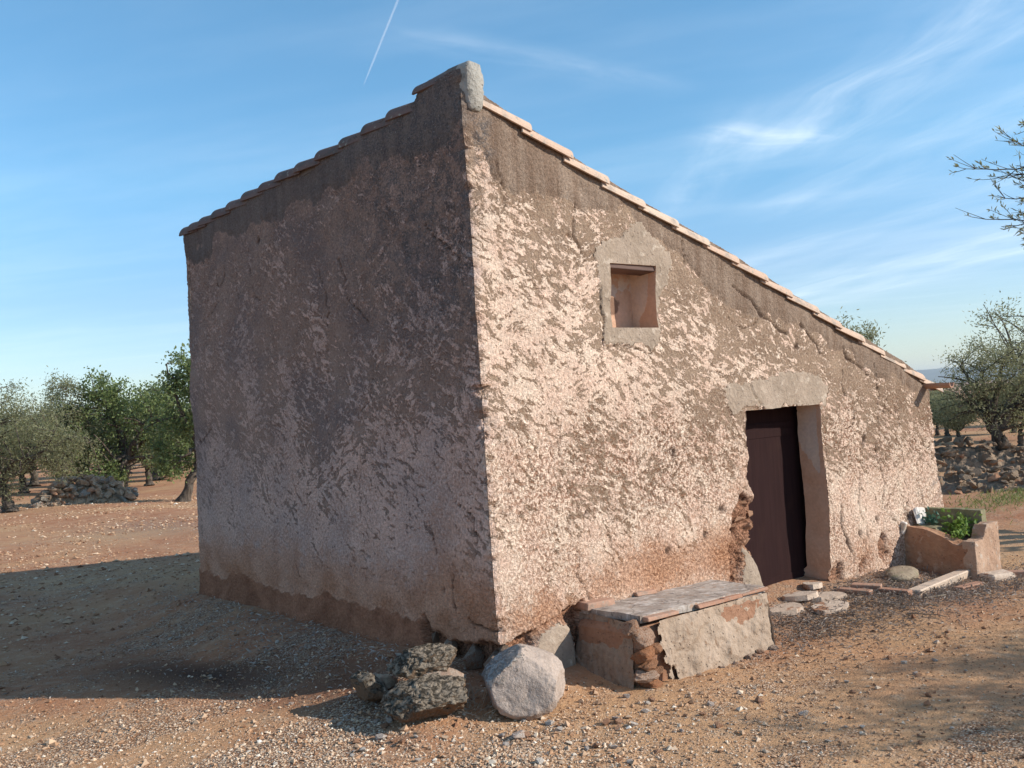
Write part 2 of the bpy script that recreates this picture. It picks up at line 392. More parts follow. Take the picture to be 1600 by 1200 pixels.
M_BRICK = tile_material('worn_brick', (.36, .19, .125), (.42, .25, .175), (.30, .22, .17))

def stone_material(name, a, b, lich, lich_amt, sc=6.0, amp=.01, earth=(.33, .17, .10)):
    m, t = mat(name); v = objvec(t); r = rnd(t)
    vv = t.vm('ADD', v, t.n('ShaderNodeCombineXYZ', {0: t.m('MULTIPLY', r, 53.0), 1: t.m('MULTIPLY', r, 19.0), 2: t.m('MULTIPLY', r, 7.0)}).outputs[0])
    n1 = t.noise(vv, sc, 5.0, .62); n2 = t.noise(vv, sc*7, 4.0, .65)
    col = t.mix(t.rng(t.m('ADD', t.m('MULTIPLY', n1, .6), t.m('MULTIPLY', r, .4)), .3, .7), a, b)
    col = t.mix(t.m('MULTIPLY', t.rng(t.noise(vv, sc*2.2, 5.0, .7), .58-.2*lich_amt, .66-.2*lich_amt), min(1, lich_amt*1.2)), col, lich)
    col = t.mix(t.rng(t.m('ADD', t.noise(vv, sc*.6, 3.0), t.m('MULTIPLY', r, .12)), .64, .72), col, earth)
    col = t.mul(col, t.m('ADD', .62, t.m('MULTIPLY', n2, .76)))
    return finish(m, t, col, .95, height=t.m('ADD', t.m('MULTIPLY', n2, amp), t.m('MULTIPLY', n1, amp*2)), spec=.12)
M_LIME = stone_material('grey_limestone', (.34, .30, .25), (.45, .38, .31), (.17, .16, .14), .7)
M_LIMED = stone_material('lichened_limestone', (.45, .325, .225), (.52, .385, .265), (.24, .185, .135), .45)
M_PALE = stone_material('pale_stone', (.62, .54, .46), (.50, .42, .36), (.38, .33, .28), .3, 14, .004)
M_REDSTONE = stone_material('red_stone', (.42, .225, .135), (.52, .31, .20), (.34, .17, .10), .3, 12, .008)
M_WHITE = stone_material('white_stone', (.68, .62, .55), (.74, .67, .60), (.48, .43, .38), .2, 9, .006, (.52, .42, .33))
M_FLAG = stone_material('flagstone', (.50, .38, .29), (.58, .46, .36), (.40, .29, .22), .3, 9, .005)

def karst_material():
    m, t = mat('lichen_karst'); v = objvec(t)
    n1 = t.noise(v, 24.0, 6.0, .72, .5); n2 = t.noise(v, 75.0, 3.0, .6)
    nz = t.n('ShaderNodeSeparateXYZ', {0: t.n('ShaderNodeNewGeometry').outputs['Normal']}).outputs[2]
    top = t.rng(t.m('ADD', nz, t.m('MULTIPLY', t.m('SUBTRACT', n1, .5), 1.4)), .05, .4)
    col = t.mix(top, (.15, .10, .065), t.mix(t.rng(n1, .42, .58), (.065, .052, .038), (.345, .275, .205)))
    col = t.mix(t.rng(n1, .68, .76), col, (.42, .39, .34)); col = t.mul(col, t.m('ADD', .6, t.m('MULTIPLY', n2, .8)))
    return finish(m, t, col, .95, height=t.m('ADD', t.m('MULTIPLY', t.m('MULTIPLY', n1, top), .045), t.m('MULTIPLY', n2, .007)), spec=.1)
M_KARST = karst_material()
def boulder_material():
    m, t = mat('boulder_limestone'); v = objvec(t)
    n1 = t.noise(v, 9.0, 5.0, .6); n2 = t.noise(v, 70.0, 3.0, .65); n3 = t.noise(v, 28.0, 5.0, .7)
    col = t.mix(t.rng(n1, .35, .65), (.37, .295, .245), (.45, .36, .30))
    sx = t.n('ShaderNodeSeparateXYZ', {0: v})
    up = t.m('ADD', t.m('ADD', t.m('MULTIPLY', sx.outputs[2], 3.4), t.m('SUBTRACT', t.m('MULTIPLY', sx.outputs[1], 2.2), t.m('MULTIPLY', sx.outputs[0], 2.6))), t.m('MULTIPLY', t.m('SUBTRACT', n3, .5), 3.0))
    li = t.rng(up, .85, 1.15)
    lc = t.mix(t.rng(n3, .42, .58), (.10, .10, .105), (.46, .44, .42)); col = t.mix(t.m('MULTIPLY', li, .92), col, lc)
    low = t.m('MULTIPLY', t.rng(t.m('ADD', sx.outputs[2], t.m('MULTIPLY', t.m('SUBTRACT', n1, .5), .12)), -.10, -.22), .7)
    col = t.mix(low, col, (.28, .17, .105))
    col = t.mix(t.rng(n3, .60, .70), col, (.33, .28, .235)); col = t.mul(col, t.m('ADD', .66, t.m('MULTIPLY', n2, .68)))
    h = t.m('ADD', t.m('MULTIPLY', n2, .007), t.m('ADD', t.m('MULTIPLY', n3, .010), t.m('MULTIPLY', t.m('MULTIPLY', li, n3), .02)))
    return finish(m, t, col, .95, height=h, spec=.12)
M_BOULDER = boulder_material()

def wood_material(name, a, b):
    m, t = mat(name); v = objvec(t)
    n = t.noise(t.map(v, scale=(2, 60, 60)), 1.0, 4.0, .6); col = t.mix(t.rng(n, .3, .7), a, b)
    return finish(m, t, col, .85, height=t.m('MULTIPLY', n, .004), spec=.2)
M_WOOD = wood_material('old_wood', (.10, .065, .055), (.17, .11, .09))
def door_material():
    m, t = mat('dark_door_paint'); v = objvec(t)
    n = t.noise(t.map(v, scale=(30, 30, 2)), 1.0, 4.0, .6); n2 = t.noise(v, 4.0, 3.0)
    col = t.mix(t.rng(n, .3, .7), (.0235, .0115, .0115), (.030, .0145, .0140)); col = t.mix(t.rng(n2, .55, .75), col, (.033, .0165, .0145))
    return finish(m, t, col, .75, height=t.m('MULTIPLY', n, .002), spec=.05)
M_DOOR = door_material()

def bark_material():
    m, t = mat('olive_bark'); v = posvec(t)
    n = t.noise(t.map(v, scale=(14, 14, 4)), 1.0, 5.0, .65); n2 = t.noise(v, 4.0, 3.0)
    col = t.mix(t.rng(n, .35, .65), (.050, .039, .031), (.135, .108, .086)); col = t.mix(t.rng(n2, .55, .7), col, (.12, .105, .088))
    return finish(m, t, col, .95, height=t.m('MULTIPLY', n, .03), spec=.1)
M_BARK = bark_material()
def leaf_material(name, dark, light, back, trans=.25):
    trans = trans+.12
    m, t = mat(name); tint = t.attr('tint')
    front = t.mix(tint, dark, light)
    bf = t.n('ShaderNodeNewGeometry').outputs['Backfacing']
    col = t.mix(bf, front, t.mix(tint, back, light))
    p = t.n('ShaderNodeBsdfPrincipled', {'Base Color': col, 'Roughness': .55, 'Specular IOR Level': .35})
    tr = t.n('ShaderNodeBsdfTranslucent', {'Color': t.mix(.5, light, col)})
    mx = t.n('ShaderNodeMixShader', {0: trans, 1: p.outputs[0], 2: tr.outputs[0]})
    t.n('ShaderNodeOutputMaterial', {'Surface': mx.outputs[0]}); return m
M_OLIVE = leaf_material('olive_leaf', (.125, .140, .058), (.32, .315, .16), (.27, .275, .18), .38)
M_CAROB = leaf_material('carob_leaf', (.072, .118, .040), (.25, .30, .10), (.14, .175, .085), .3)
M_WEED = leaf_material('weed_leaf', (.09, .17, .028), (.22, .33, .07), (.14, .24, .05), .3)
M_SUCC = leaf_material('blue_green_leaf', (.05, .12, .08), (.10, .20, .13), (.08, .16, .1), .2)
M_GRASS = leaf_material('grass_blade', (.11, .15, .035), (.24, .26, .08), (.15, .18, .05), .3)
M_STRAW = leaf_material('dry_straw', (.24, .19, .14), (.46, .39, .30), (.3, .25, .19), .2)
M_LITTER = leaf_material('dead_leaf', (.115, .085, .068), (.33, .27, .225), (.22, .18, .15), .1)

def ground_material():
    m, t = mat('red_gravel_earth'); v = posvec(t)
    v2 = t.vm('MULTIPLY', v, (1, 1, 0))
    gr = t.attr('gravel'); dk = t.attr('damp'); lt = t.attr('litter')
    n0 = t.noise(v2, .22, 4.0, .6); n1 = t.noise(v2, 1.6, 5.0, .65); n2 = t.noise(v2, 22.0, 4.0, .65); n3 = t.noise(v2, 90.0, 3.0, .6)
    earth = t.mix(t.rng(n1, .3, .7), (.36, .158, .083), (.46, .240, .135))
    earth = t.mix(t.rng(n0, .42, .62), earth, (.51, .30, .16))
    cc = t.n('ShaderNodeTexVoronoi', {'Vector': v2, 'Scale': 62.0}); cell = t.n('ShaderNodeSeparateColor', {0: cc.outputs['Color']}).outputs[0]
    peb = t.ramp(cell, [(0, (.26, .145, .09)), (.35, (.46, .305, .20)), (.7, (.62, .48, .35)), (1, (.80, .70, .57))])
    dd = cc.outputs['Distance']
    peb = t.mix(t.rng(dd, .35, .62), peb, (.20, .105, .062))
    gmask = t.rng(t.m('ADD', gr, t.m('MULTIPLY', t.m('SUBTRACT', t.noise(v2, 5.0, 5.0, .7), .5), 1.3)), .30, .72)
    col = t.mix(t.m('MULTIPLY', gmask, .85), earth, peb)
    n4 = t.noise(v2, 7.0, 6.0, .75)
    col = t.mix(t.m('MULTIPLY', t.rng(n4, .50, .66), .5), col, (.55, .40, .27))
    col = t.mix(t.m('MULTIPLY', t.rng(n2, .60, .72), .6), col, (.54, .45, .36))
    col = t.mix(t.m('MULTIPLY', lt, t.rng(n2, .38, .55)), col, (.20, .16, .135))
    green = t.m('MULTIPLY', t.attr('green'), t.rng(n2, .35, .6)); col = t.mix(green, col, (.13, .15, .045))
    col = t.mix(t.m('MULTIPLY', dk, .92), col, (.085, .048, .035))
    col = t.mul(col, t.m('ADD', .70, t.m('MULTIPLY', n3, .6)))
    pb = t.m('MULTIPLY', t.m('MULTIPLY', t.m('SUBTRACT', .55, dd), gmask), .012)
    h = t.m('ADD', pb, t.m('ADD', t.m('MULTIPLY', n2, .018), t.m('MULTIPLY', n3, .006)))
    return finish(m, t, col, .97, height=h, spec=.08)
M_GROUND = ground_material()
def pebble_material():
    m, t = mat('pebble'); ti = t.attr('tint'); v = posvec(t)
    col = t.ramp(ti, [(0, (.22, .11, .064)), (.3, (.41, .24, .14)), (.55, (.56, .40, .27)), (.8, (.70, .57, .43)), (1, (.82, .74, .63))])
    col = t.mul(col, t.m('ADD', .75, t.m('MULTIPLY', t.noise(v, 120.0, 2.0), .5)))
    return finish(m, t, col, .95, spec=.1)
M_PEBBLE = pebble_material()
def simple(name, col, rough=.9):
    m, t = mat(name); v = posvec(t); n = t.noise(v, 30.0, 4.0)
    return finish(m, t, t.mul(t.mix(.0, col, col), t.m('ADD', .7, t.m('MULTIPLY', n, .6))), rough)
M_SOIL = simple('dark_soil', (.10, .065, .045))

# ------------------------------------------------------------------ ground
def axis(lo, hi, step, far, grow=1.16):
    a = list(np.arange(lo, hi+1e-6, step)); d = step
    up = []; x = a[-1]
    while x < far: d *= grow; x += d; up.append(x)
    d = step; dn = []; x = a[0]
    while x > -far: d *= grow; x -= d; dn.append(x)
    return np.array(dn[::-1]+a+up)
gx = axis(-5.0, 9.0, .05, 14000); gy = axis(-5.0, 8.0, .05, 14000)
GX, GY = np.meshgrid(gx, gy, indexing='ij')
def ground_z(X, Y):
    r = np.hypot(X, Y)
    near = np.exp(-(r/30)**2)
    z = gz(X, Y)+(fbm(X*1.1, Y*1.1, 3, 4)-.5)*.05*near+(fbm(X*5, Y*5, 9, 3)-.5)*.018*near
    z = z+(fbm(X*.06, Y*.06, 5, 3)-.5)*.5*sstep(22, 90, r)
    z = z - 6.0*sstep(80, 600, r)
    # a little scree against the walls and the mound of litter by the trough
    z = z+.06*np.exp(-((X-4.75)/.35)**2-((Y+.28)/.25)**2)
    return z
litter = np.maximum.reduce([np.exp(-((GX-4.3)/1.3)**2-((GY+.55)/.75)**2), .8*np.exp(-((GX-2.9)/.5)**2-((GY+.45)/.35)**2),
                            .30*np.exp(-((GX+.15)/.35)**2-((GY-3.0)/1.6)**2), .6*np.exp(-((GX-2.4)/1.2)**2-((GY-13.5)/1.8)**2)])
gravel = np.clip(.30+.45*np.exp(-((GX+2.2)/2.2)**2-((GY+.3)/2.2)**2)+.28*np.exp(-((GX-0.2)/1.5)**2-((GY+1.8)/1.0)**2)
                 + .35*np.exp(-((GX+.7)/.8)**2-((GY-3.4)/1.8)**2)-.10*sstep(1, 3, GX)*sstep(0, -1, GY), 0, 1)
gravel = gravel*(.75+.5*fbm(GX*.7, GY*.7, 21, 3))*(.55+.75*sstep(.36, .60, fbm(GX*.35+GY*.1, GY*1.7-GX*.35, 33, 3)))
gravel = gravel-.15*np.exp(-((GX+.9)/.9)**2)*sstep(.8, 1.8, GY)*sstep(7, 5, GY)
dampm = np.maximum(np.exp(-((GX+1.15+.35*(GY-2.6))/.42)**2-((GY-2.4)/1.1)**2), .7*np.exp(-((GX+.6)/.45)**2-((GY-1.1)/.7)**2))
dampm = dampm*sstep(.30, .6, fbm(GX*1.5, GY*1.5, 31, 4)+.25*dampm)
greenm = np.maximum(np.exp(-((GX-13.2)/2.0)**2-((GY-1.6)/.5)**2), .5*np.exp(-((GX-5.7)/1.2)**2-((GY-24)/.7)**2))
gme = mesh_np('ground', np.stack([GX, GY, ground_z(GX, GY)], -1).reshape(-1, 3), grid_faces(len(gx), len(gy)), True,
              {'gravel': gravel, 'damp': np.clip(dampm, 0, 1), 'litter': litter, 'green': greenm})
structure(link('ground', gme, M_GROUND))
def gzp(x, y): return float(ground_z(np.array([x]), np.array([y]))[0])

# hills: a long low blue range on the horizon
def hill_mesh(name, az0, az1, dist, hts, depth, seed):
    n = 90; mm = 14; az = np.radians(np.linspace(az0, az1, n)); u = np.linspace(0, 1, n)
    top = np.interp(u, np.linspace(0, 1, len(hts)), hts)*(.88+.28*fbm(u*9, u*0, seed, 5))
    v = np.linspace(0, 1, mm); prof = np.sin(v*PI)**1.3
    A, V = np.meshgrid(az, v, indexing='ij'); D = dist+depth*(V-.5)
    Z = top[:, None]*prof[None, :]*(.9+.2*fbm(A*40, V*6, seed+4, 4))-7
    return mesh_np(name, np.stack([CAMPOS[0]+D*np.sin(A), CAMPOS[1]+D*np.cos(A), Z], -1).reshape(-1, 3), grid_faces(n, mm), True)
def hill_material():
    m, t = mat('scrub_hillside'); v = posvec(t); n = t.noise(v, .006, 6.0, .65)
    return finish(m, t, t.mix(t.rng(n, .35, .65), (.055, .065, .035), (.13, .12, .075)), 1.0)
M_HILL = hill_material()
structure(link('hills', hill_mesh('hills', 48, 92, 6800, (28, 70, 92, 95, 84, 70, 35), 2200, 3), M_HILL))
structure(link('hills', hill_mesh('hills', -12, 32, 7600, (30, 70, 95, 120, 100, 70, 25), 2200, 8), M_HILL))

# ------------------------------------------------------------------ house
LLEN, DLEN = 5.13, 6.20
HC, HF, HR = 3.96, 3.93, 1.76            # wall tops: near corner, far end of the tall wall, low right end
DX0, DX1, DZ0, DZ1 = 2.86, 4.02, -.35, 1.60
WX0, WX1, WZ0, WZ1 = 1.335, 1.855, 2.32, 2.815
house = empty('farm_hut', (0, 0, 0), 'old plastered stone hut with a lean-to tiled roof and dark doorway', 'hut')

def seg(*pts):
    out = []
    for (a, b, st) in pts:
        n = max(1, int(round((b-a)/st))); out += list(np.linspace(a, b, n, endpoint=False))
    out.append(pts[-1][1]); return np.array(out)
US = seg((-LLEN, 0, .016), (0, WX0, .012), (WX0, WX1, .013), (WX1, DX0, .0125), (DX0, DX1, .0145), (DX1, DLEN, .014))
ZS = seg((-.45, DZ1, .0128), (DZ1, WZ0, .0128), (WZ0, WZ1, .0128), (WZ1, 4.13, .0128))
UU, ZZ = np.meshgrid(US, ZS, indexing='ij')
fr = UU >= 0
def verge_z(x): return np.interp(x, [0, .44, .80, 1.5, 2.9, DLEN], [4.015, 3.845, 3.70, 3.425, 2.95, HR])
ztop = np.where(fr, verge_z(UU), np.interp(-UU, [0, .56, .60, LLEN], [4.105, 4.085, 4.035, 3.925])+(fbm(UU*2.5, UU*0, 46, 3)-.5)*.03)
zraw = ZZ.copy(); ZZ = np.minimum(ZZ, ztop)
# irregular edges of the doorway and window
zj = ZS
door_left = np.interp(zj, [-.4, .08, .12, .26, .36, .44, .52, .86, 1.03, 1.17, 1.30, 1.6],
                          [.10, .07, .055, .00, -.06, -.09, .00, .03, -.03, .02, .015, .03])+(fbm(zj*9, zj*0, 41, 3)-.5)*.035
door_right = (fbm(zj*6, zj*0+3, 42, 3)-.5)*.018
win_l = (fbm(zj*10, zj*0+5, 43, 3)-.5)*.014; win_r = (fbm(zj*10, zj*0+8, 44, 3)-.5)*.016
U2 = UU.copy()
dz_in = (zraw <= DZ1+.0001)
def fall(u, c, r): return np.clip(1-np.abs(u-c)/r, 0, 1)
U2 += np.where(dz_in & (zraw > -.4), fall(UU, DX0, .25)*door_left[None, :]+fall(UU, DX1, .15)*door_right[None, :], 0)
wz_in = (zraw >= WZ0-.001) & (zraw <= WZ1+.001)
U2 += np.where(wz_in, fall(UU, WX0, .12)*win_l[None, :]+fall(UU, WX1, .12)*win_r[None, :], 0)
ZW = ZZ+np.where(UU > DX0-.3, fall(zraw, DZ1, .12)*((fbm(UU*5, UU*0, 45, 3)-.5)*.02)*fall(UU, (DX0+DX1)/2, 1.2), 0)

# masks
nb = fbm(UU*3.1, ZZ*3.1, 51, 4)-.5; nb2 = fbm(UU*8, ZZ*8, 52, 4)-.5
dtop = ztop-ZZ
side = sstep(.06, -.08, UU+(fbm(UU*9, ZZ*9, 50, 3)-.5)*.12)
bandw = np.where(fr, .27+.20*np.exp(-((UU-.35)/.5)**2)+.12*np.exp(-((UU-3.0)/.5)**2), .30+.10*np.exp(-((UU+.4)/.6)**2))
band = np.clip(.5+(bandw+nb*.42-dtop)/.16, 0, 1)
pale_f = .50+.10*sstep(.6, 0, UU)-.22*sstep(1.05, .35, dtop)+.34*sstep(1.25, .55, ZZ)+.05*sstep(2.0, 4.0, UU)
pale_f = pale_f+.10*np.exp(-((UU-.55)/.5)**2-((ZZ-1.7)/.6)**2)
pale_l = .27+.16*sstep(3.4, 2.0, ZZ)+.30*sstep(2.1, .7, ZZ)+.10*np.exp(-((UU+.9)/.7)**2-((ZZ-1.35)/.5)**2)+.08*sstep(1.2, .5, ZZ)
pale = np.where(fr, pale_f+nb*.42+(fbm(UU*1.1, ZZ*1.1, 57, 3)-.5)*.30, pale_l+nb*.55)
pit = np.where(fr, np.clip(sstep(2.0, 1.15, ZZ)*(.55+.45*sstep(.2, 1.0, UU))+.32, 0, 1)*(.7+nb*1.2), .34+.1*sstep(.8, .3, ZZ)+nb*.6)
earth = np.where(fr, np.maximum.reduce([.95*np.exp(-((UU-2.45)/.62)**2-((ZZ-.45)/.30)**2), .95*np.exp(-((UU-1.6)/1.0)**2-((ZZ-.42)/.30)**2),
        .85*np.exp(-((UU-.5)/.6)**2-((ZZ-.30)/.20)**2), .55*np.exp(-((UU-4.6)/.5)**2-((ZZ-.15)/.28)**2), .4*np.exp(-((UU-2.75)/.25)**2-((ZZ-.9)/.5)**2),
        .40*sstep(.5, .0, ZZ)]), .95*sstep(.95, .30, ZZ)+.40*np.exp(-((UU+.35)/.4)**2-((ZZ-.8)/.55)**2))
earth = np.clip(earth+nb*.35*(earth > .05), 0, 1)
plinth = np.where(fr, 0, np.clip(.5+(.27-.10*np.clip((UU+LLEN)/LLEN, 0, 1)*0+nb*.22-ZZ)/.12, 0, 1)*sstep(-.84, -.93, UU+nb2*.1))
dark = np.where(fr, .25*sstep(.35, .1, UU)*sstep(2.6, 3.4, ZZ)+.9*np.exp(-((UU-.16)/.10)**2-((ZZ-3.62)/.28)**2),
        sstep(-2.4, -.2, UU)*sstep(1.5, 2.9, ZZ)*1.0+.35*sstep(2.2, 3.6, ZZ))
# cracks
cr = np.zeros_like(UU)
def crack(pts, wdt=.010, side_l=False):
    global cr
    wob = np.where(fr != side_l, 1, 0)
    d = polydist(UU+nb2*.10, ZZ+nb*.06, pts)
    cr = np.maximum(cr, wob*np.clip(1.25-d/(wdt*(1+nb2*1.6)), 0, 1))
for p, wd_ in (([(2.85, 2.70), (3.1, 2.58), (3.3, 2.42), (3.5, 2.30), (3.62, 2.28)], .012), ([(3.8, 2.36), (4.0, 2.25), (4.15, 2.07)], .011),
               ([(4.55, 2.15), (4.62, 2.02), (4.9, 1.90), (4.97, 1.80)], .012), ([(5.05, 1.98), (5.12, 1.5), (5.0, 1.1), (5.1, .75), (5.0, .4)], .008),
               ([(4.27, .62), (4.25, .40), (4.33, .26), (4.36, .08)], .022), ([(1.02, 3.30), (1.0, 3.0), (1.08, 2.75)], .006),
               ([(.30, 3.5), (.37, 3.25), (.33, 3.1)], .005), ([(2.2, 3.15), (2.25, 2.85)], .005), ([(1.23, 2.62), (1.25, 2.4), (1.2, 2.15), (1.5, 2.18), (1.75, 2.12)], .007),
               ([(4.1, 1.25), (4.05, .8), (4.1, .3)], .006), ([(.7, 1.6), (.66, 1.35), (.8, 1.2)], .005), ([(5.45, 1.5), (5.5, .9), (5.38, .3)], .007),
               ([(5.75, 1.6), (5.8, 1.1), (5.7, .5)], .006), ([(4.65, .9), (4.6, .55), (4.68, .25)], .009)): crack(p, wd_)
for p, wd_ in (([(-.52, .62), (-.5, .45), (-.47, .38)], .008), ([(-.75, .95), (-.70, .75)], .006), ([(-1.3, 1.5), (-1.24, 1.3)], .005), ([(-.30, .30), (-.12, .27), (0, .25)], .007),
               ([(-5.0, 1.25), (-4.85, 1.22)], .007), ([(-.25, 1.1), (-.2, .9)], .005), ([(-2.9, .55), (-2.75, .35)], .004)): crack(p, wd_, True)
rc = random.Random(15)
for q in range(34):
    left_ = q < 16; u0 = rc.uniform(-4.9, -.2) if left_ else rc.uniform(.2, 6.0); zt = float(np.interp(u0, [-5.1, 0, 6.2], [3.9, 3.9, 1.7])); z0 = rc.uniform(.3, zt-.3)
    pts = [(u0, z0)]; a_ = rc.uniform(-2.2, -.9)
    for w_ in range(rc.randint(2, 4)): a_ += rc.uniform(-.8, .8); L_ = rc.uniform(.08, .22); pts.append((pts[-1][0]+L_*math.cos(a_), pts[-1][1]+L_*math.sin(a_)))
    crack(pts, rc.uniform(.0035, .0065), left_)
for (hu, hz, hr) in ((1.91, 1.34, .035), (1.94, 1.25, .018), (4.78, 1.19, .04), (4.55, .30, .03), (4.88, .40, .03), (5.45, .38, .05), (2.62, .62, .05),
                     (2.2, .62, .03), (1.75, .55, .028), (-.62, .5, .02), (-3.3, 3.5, .025), (-4.3, 3.25, .02), (2.45, .8, .03), (.9, .95, .02), (3.72, 2.16, .03), (5.1, 1.72, .03)):
    d = np.hypot((UU-hu)+nb2*.12, (ZZ-hz)*.75+nb*.08); cr = np.maximum(cr, np.clip(1.3-d/hr, 0, 1))
# broken zones: plaster gone, wall core recessed
zed = np.where(fr, np.interp(UU, [0, .25, .5, .8, 1.0], [.16, .21, .27, .36, .30]), np.interp(UU, [-.95, -.8, -.45, -.2, 0], [.30, .20, .12, .17, .16]))
basem = ((UU > -.90) & (UU < .80))*np.clip((zed+nb2*.10-ZZ)/.02, 0, 1)
jamb = np.maximum(np.exp(-((UU-2.75)/.19)**4-((ZZ-.62)/.25)**4), np.exp(-((UU-2.66)/.17)**4-((ZZ-.33)/.20)**4))
jambm = np.clip((jamb+nb2*1.2-.45)/.15, 0, 1)*fr
lowr = np.clip((np.exp(-((UU-4.55)/.18)**2-((ZZ-.06)/.20)**2)+np.exp(-((UU-4.95)/.14)**2-((ZZ-.12)/.20)**2)+np.exp(-((UU-4.12)/.12)**2-((ZZ+.05)/.2)**2)+nb2*1.6-.62)/.10, 0, 1)*fr*(ZZ < .42)*(UU > 4.0)
bare = np.clip(np.maximum.reduce([basem, jambm, lowr*.9]), 0, 1)
# cement patches: door head, window surround
lintel_poly = [(2.60, 1.80), (2.66, 1.66), (2.70, 1.58), (2.83, 1.60), (4.02, 1.60), (4.06, 1.57), (4.17, 1.58), (4.19, 1.78), (4.02, 1.87), (3.78, 1.93), (3.5, 1.89), (3.15, 1.87), (2.95, 1.82), (2.75, 1.83)]
win_poly = [(1.17, 2.86), (1.24, 2.95), (1.36, 2.99), (1.50, 3.02), (1.62, 3.12), (1.73, 3.15), (1.86, 3.06), (2.0, 2.99), (2.05, 2.86), (2.0, 2.66), (1.92, 2.58), (1.88, 2.52), (1.91, 2.30), (1.84, 2.20), (1.73, 2.13), (1.66, 2.19), (1.50, 2.20), (1.36, 2.17), (1.22, 2.17), (1.24, 2.35), (1.25, 2.52), (1.21, 2.70)]
jamb_poly = [(2.70, .46), (2.82, .44), (2.95, .20), (3.05, -.1), (2.72, -.1), (2.66, .10), (2.70, .28)]
fillet_poly = [(.20, -.40), (.27, .02), (.38, .17), (.52, .21), (.66, .18), (.74, -.40)]
pu, pz = UU+nb2*.16+(fbm(UU*22, ZZ*22, 53, 3)-.5)*.06, ZZ+nb*.06+nb2*.08+(fbm(UU*22+9, ZZ*22, 54, 3)-.5)*.06
lint = inpoly(pu, pz, lintel_poly) & fr; wpat = inpoly(pu, pz, win_poly) & fr; jpat = (inpoly(pu, pz, jamb_poly) | inpoly(UU+nb2*.03, ZZ+nb2*.03, fillet_poly)) & fr
def blur(a, k):
    a = a.astype(float)
    for ax in (0, 1):
        a = sum(np.roll(a, d, ax) for d in range(-k, k+1))/(2*k+1)
    return a
jb = 1-np.clip(blur(jpat, 4)*2.2, 0, 1); basem = basem*jb; bare = bare*jb
# outward displacement
disp = (fbm(UU*1.3, ZZ*1.3, 61, 3)-.5)*.07+(fbm(UU*4, ZZ*4, 62, 3)-.5)*.022
bare = blur(bare, 1); disp = disp-.045*bare*(1+.8*np.clip(nb2*3, -1, 1))-.022*np.clip(cr, 0, 1)+.012*np.clip(band*2-1, 0, 1)
disp = np.where(basem > .3, disp-.045*basem, disp)
disp = disp+.007*(lint | wpat)+.010*jpat
disp = np.where(plinth > .5, disp+.012, disp)
bat = .0107
OUTL = disp-bat*ZZ; 
# smooth rounded corner blend: both walls meet at the arris
kc = np.clip(1-np.abs(UU)/.05, 0, 1)**2*.016
j0 = int(np.argmin(np.abs(US)))
corner_d = .5*(disp[j0-4, :]+disp[j0+4, :])+(fbm(ZS*14, ZS*0, 71, 3)-.5)*.045+(fbm(ZS*2.6, ZS*0+4, 72, 3)-.5)*.05-.03*sstep(.55, .72, fbm(ZS*7, ZS*0+8, 73, 3))
wcorner = np.clip(1-np.abs(UU)/.10, 0, 1)
dd_ = disp*(1-wcorner)+corner_d[None, :]*wcorner-kc
inn = bat*ZZ-dd_
# left part: position (x=inn, y=-U); front part: (x=U, y=inn)
cx = bat*ZZ-(corner_d[None, :]*np.ones_like(UU))
shift = np.clip(1-np.abs(UU)/.35, 0, 1)*cx                       # keeps the arris on its batter line
farw = np.clip(1-(UU+LLEN)/.5, 0, 1)*(bat*ZZ*1.0+(fbm(ZZ*1.8, ZZ*0+2, 77, 3)-.5)*.11)
XL = inn; YL = -UU+shift-farw
rend = np.clip(1-(DLEN-UU)/.4, 0, 1)
XF = U2+shift-rend*(bat*ZZ*1.2-(fbm(ZZ*2.5, ZZ*0+9, 78, 4)-.5)*.10); YF = inn
PX = np.where(fr, XF, XL); PY = np.where(fr, YF, YL); PZ = ZW
WV = np.stack([PX, PY, PZ], -1); nU, nZ = UU.shape
faces = grid_faces(nU, nZ)
idx = faces[:, 0]; iu, iz = idx//nZ, idx % nZ
uc = .5*(US[iu]+US[iu+1]); zc_ = .5*(ZS[iz]+ZS[iz+1])
hole = ((uc > DX0) & (uc < DX1) & (zc_ < DZ1)) | ((uc > WX0) & (uc < WX1) & (zc_ > WZ0) & (zc_ < WZ1))
deg = ZS[iz] >= np.minimum(ztop[iu, 0], ztop[iu+1, 0])-1e-4
keep = ~hole & ~deg
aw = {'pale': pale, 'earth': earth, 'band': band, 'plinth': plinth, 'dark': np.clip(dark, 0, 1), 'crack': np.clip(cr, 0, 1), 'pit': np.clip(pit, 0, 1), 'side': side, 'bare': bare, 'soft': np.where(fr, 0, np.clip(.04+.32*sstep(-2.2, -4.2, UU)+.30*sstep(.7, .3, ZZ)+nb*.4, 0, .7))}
UVW = np.stack([U2, ZZ], -1).reshape(-1, 2)
fill = inpoly(UU+nb2*.03, ZZ+nb2*.03, fillet_poly) & fr
fm = {'fill': fill.ravel()[idx], 'lint': lint.ravel()[idx], 'wpat': wpat.ravel()[idx], 'jpat': jpat.ravel()[idx]}
def submesh(name, sel, smooth=True):
    f = faces[sel]; used = np.unique(f); rm = np.full(nU*nZ, -1); rm[used] = np.arange(len(used))
    return mesh_np(name, WV.reshape(-1, 3)[used], rm[f], smooth, {k: v.ravel()[used] for k, v in aw.items()}, UVW[used])
patch = fm['lint'] | fm['wpat'] | fm['jpat']
lf = uc < 0
link('wall', submesh('wall', keep & ~patch & ~lf), M_WALL, house)['label'] = 'sunlit flaking cream front wall'
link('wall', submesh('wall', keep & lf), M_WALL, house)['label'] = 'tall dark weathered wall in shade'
link('door_lintel', submesh('door_lintel', keep & fm['lint']), M_CEMENT, house)
link('window_surround', submesh('window_surround', keep & fm['wpat'] & ~fm['lint']), M_CEMENT, house)
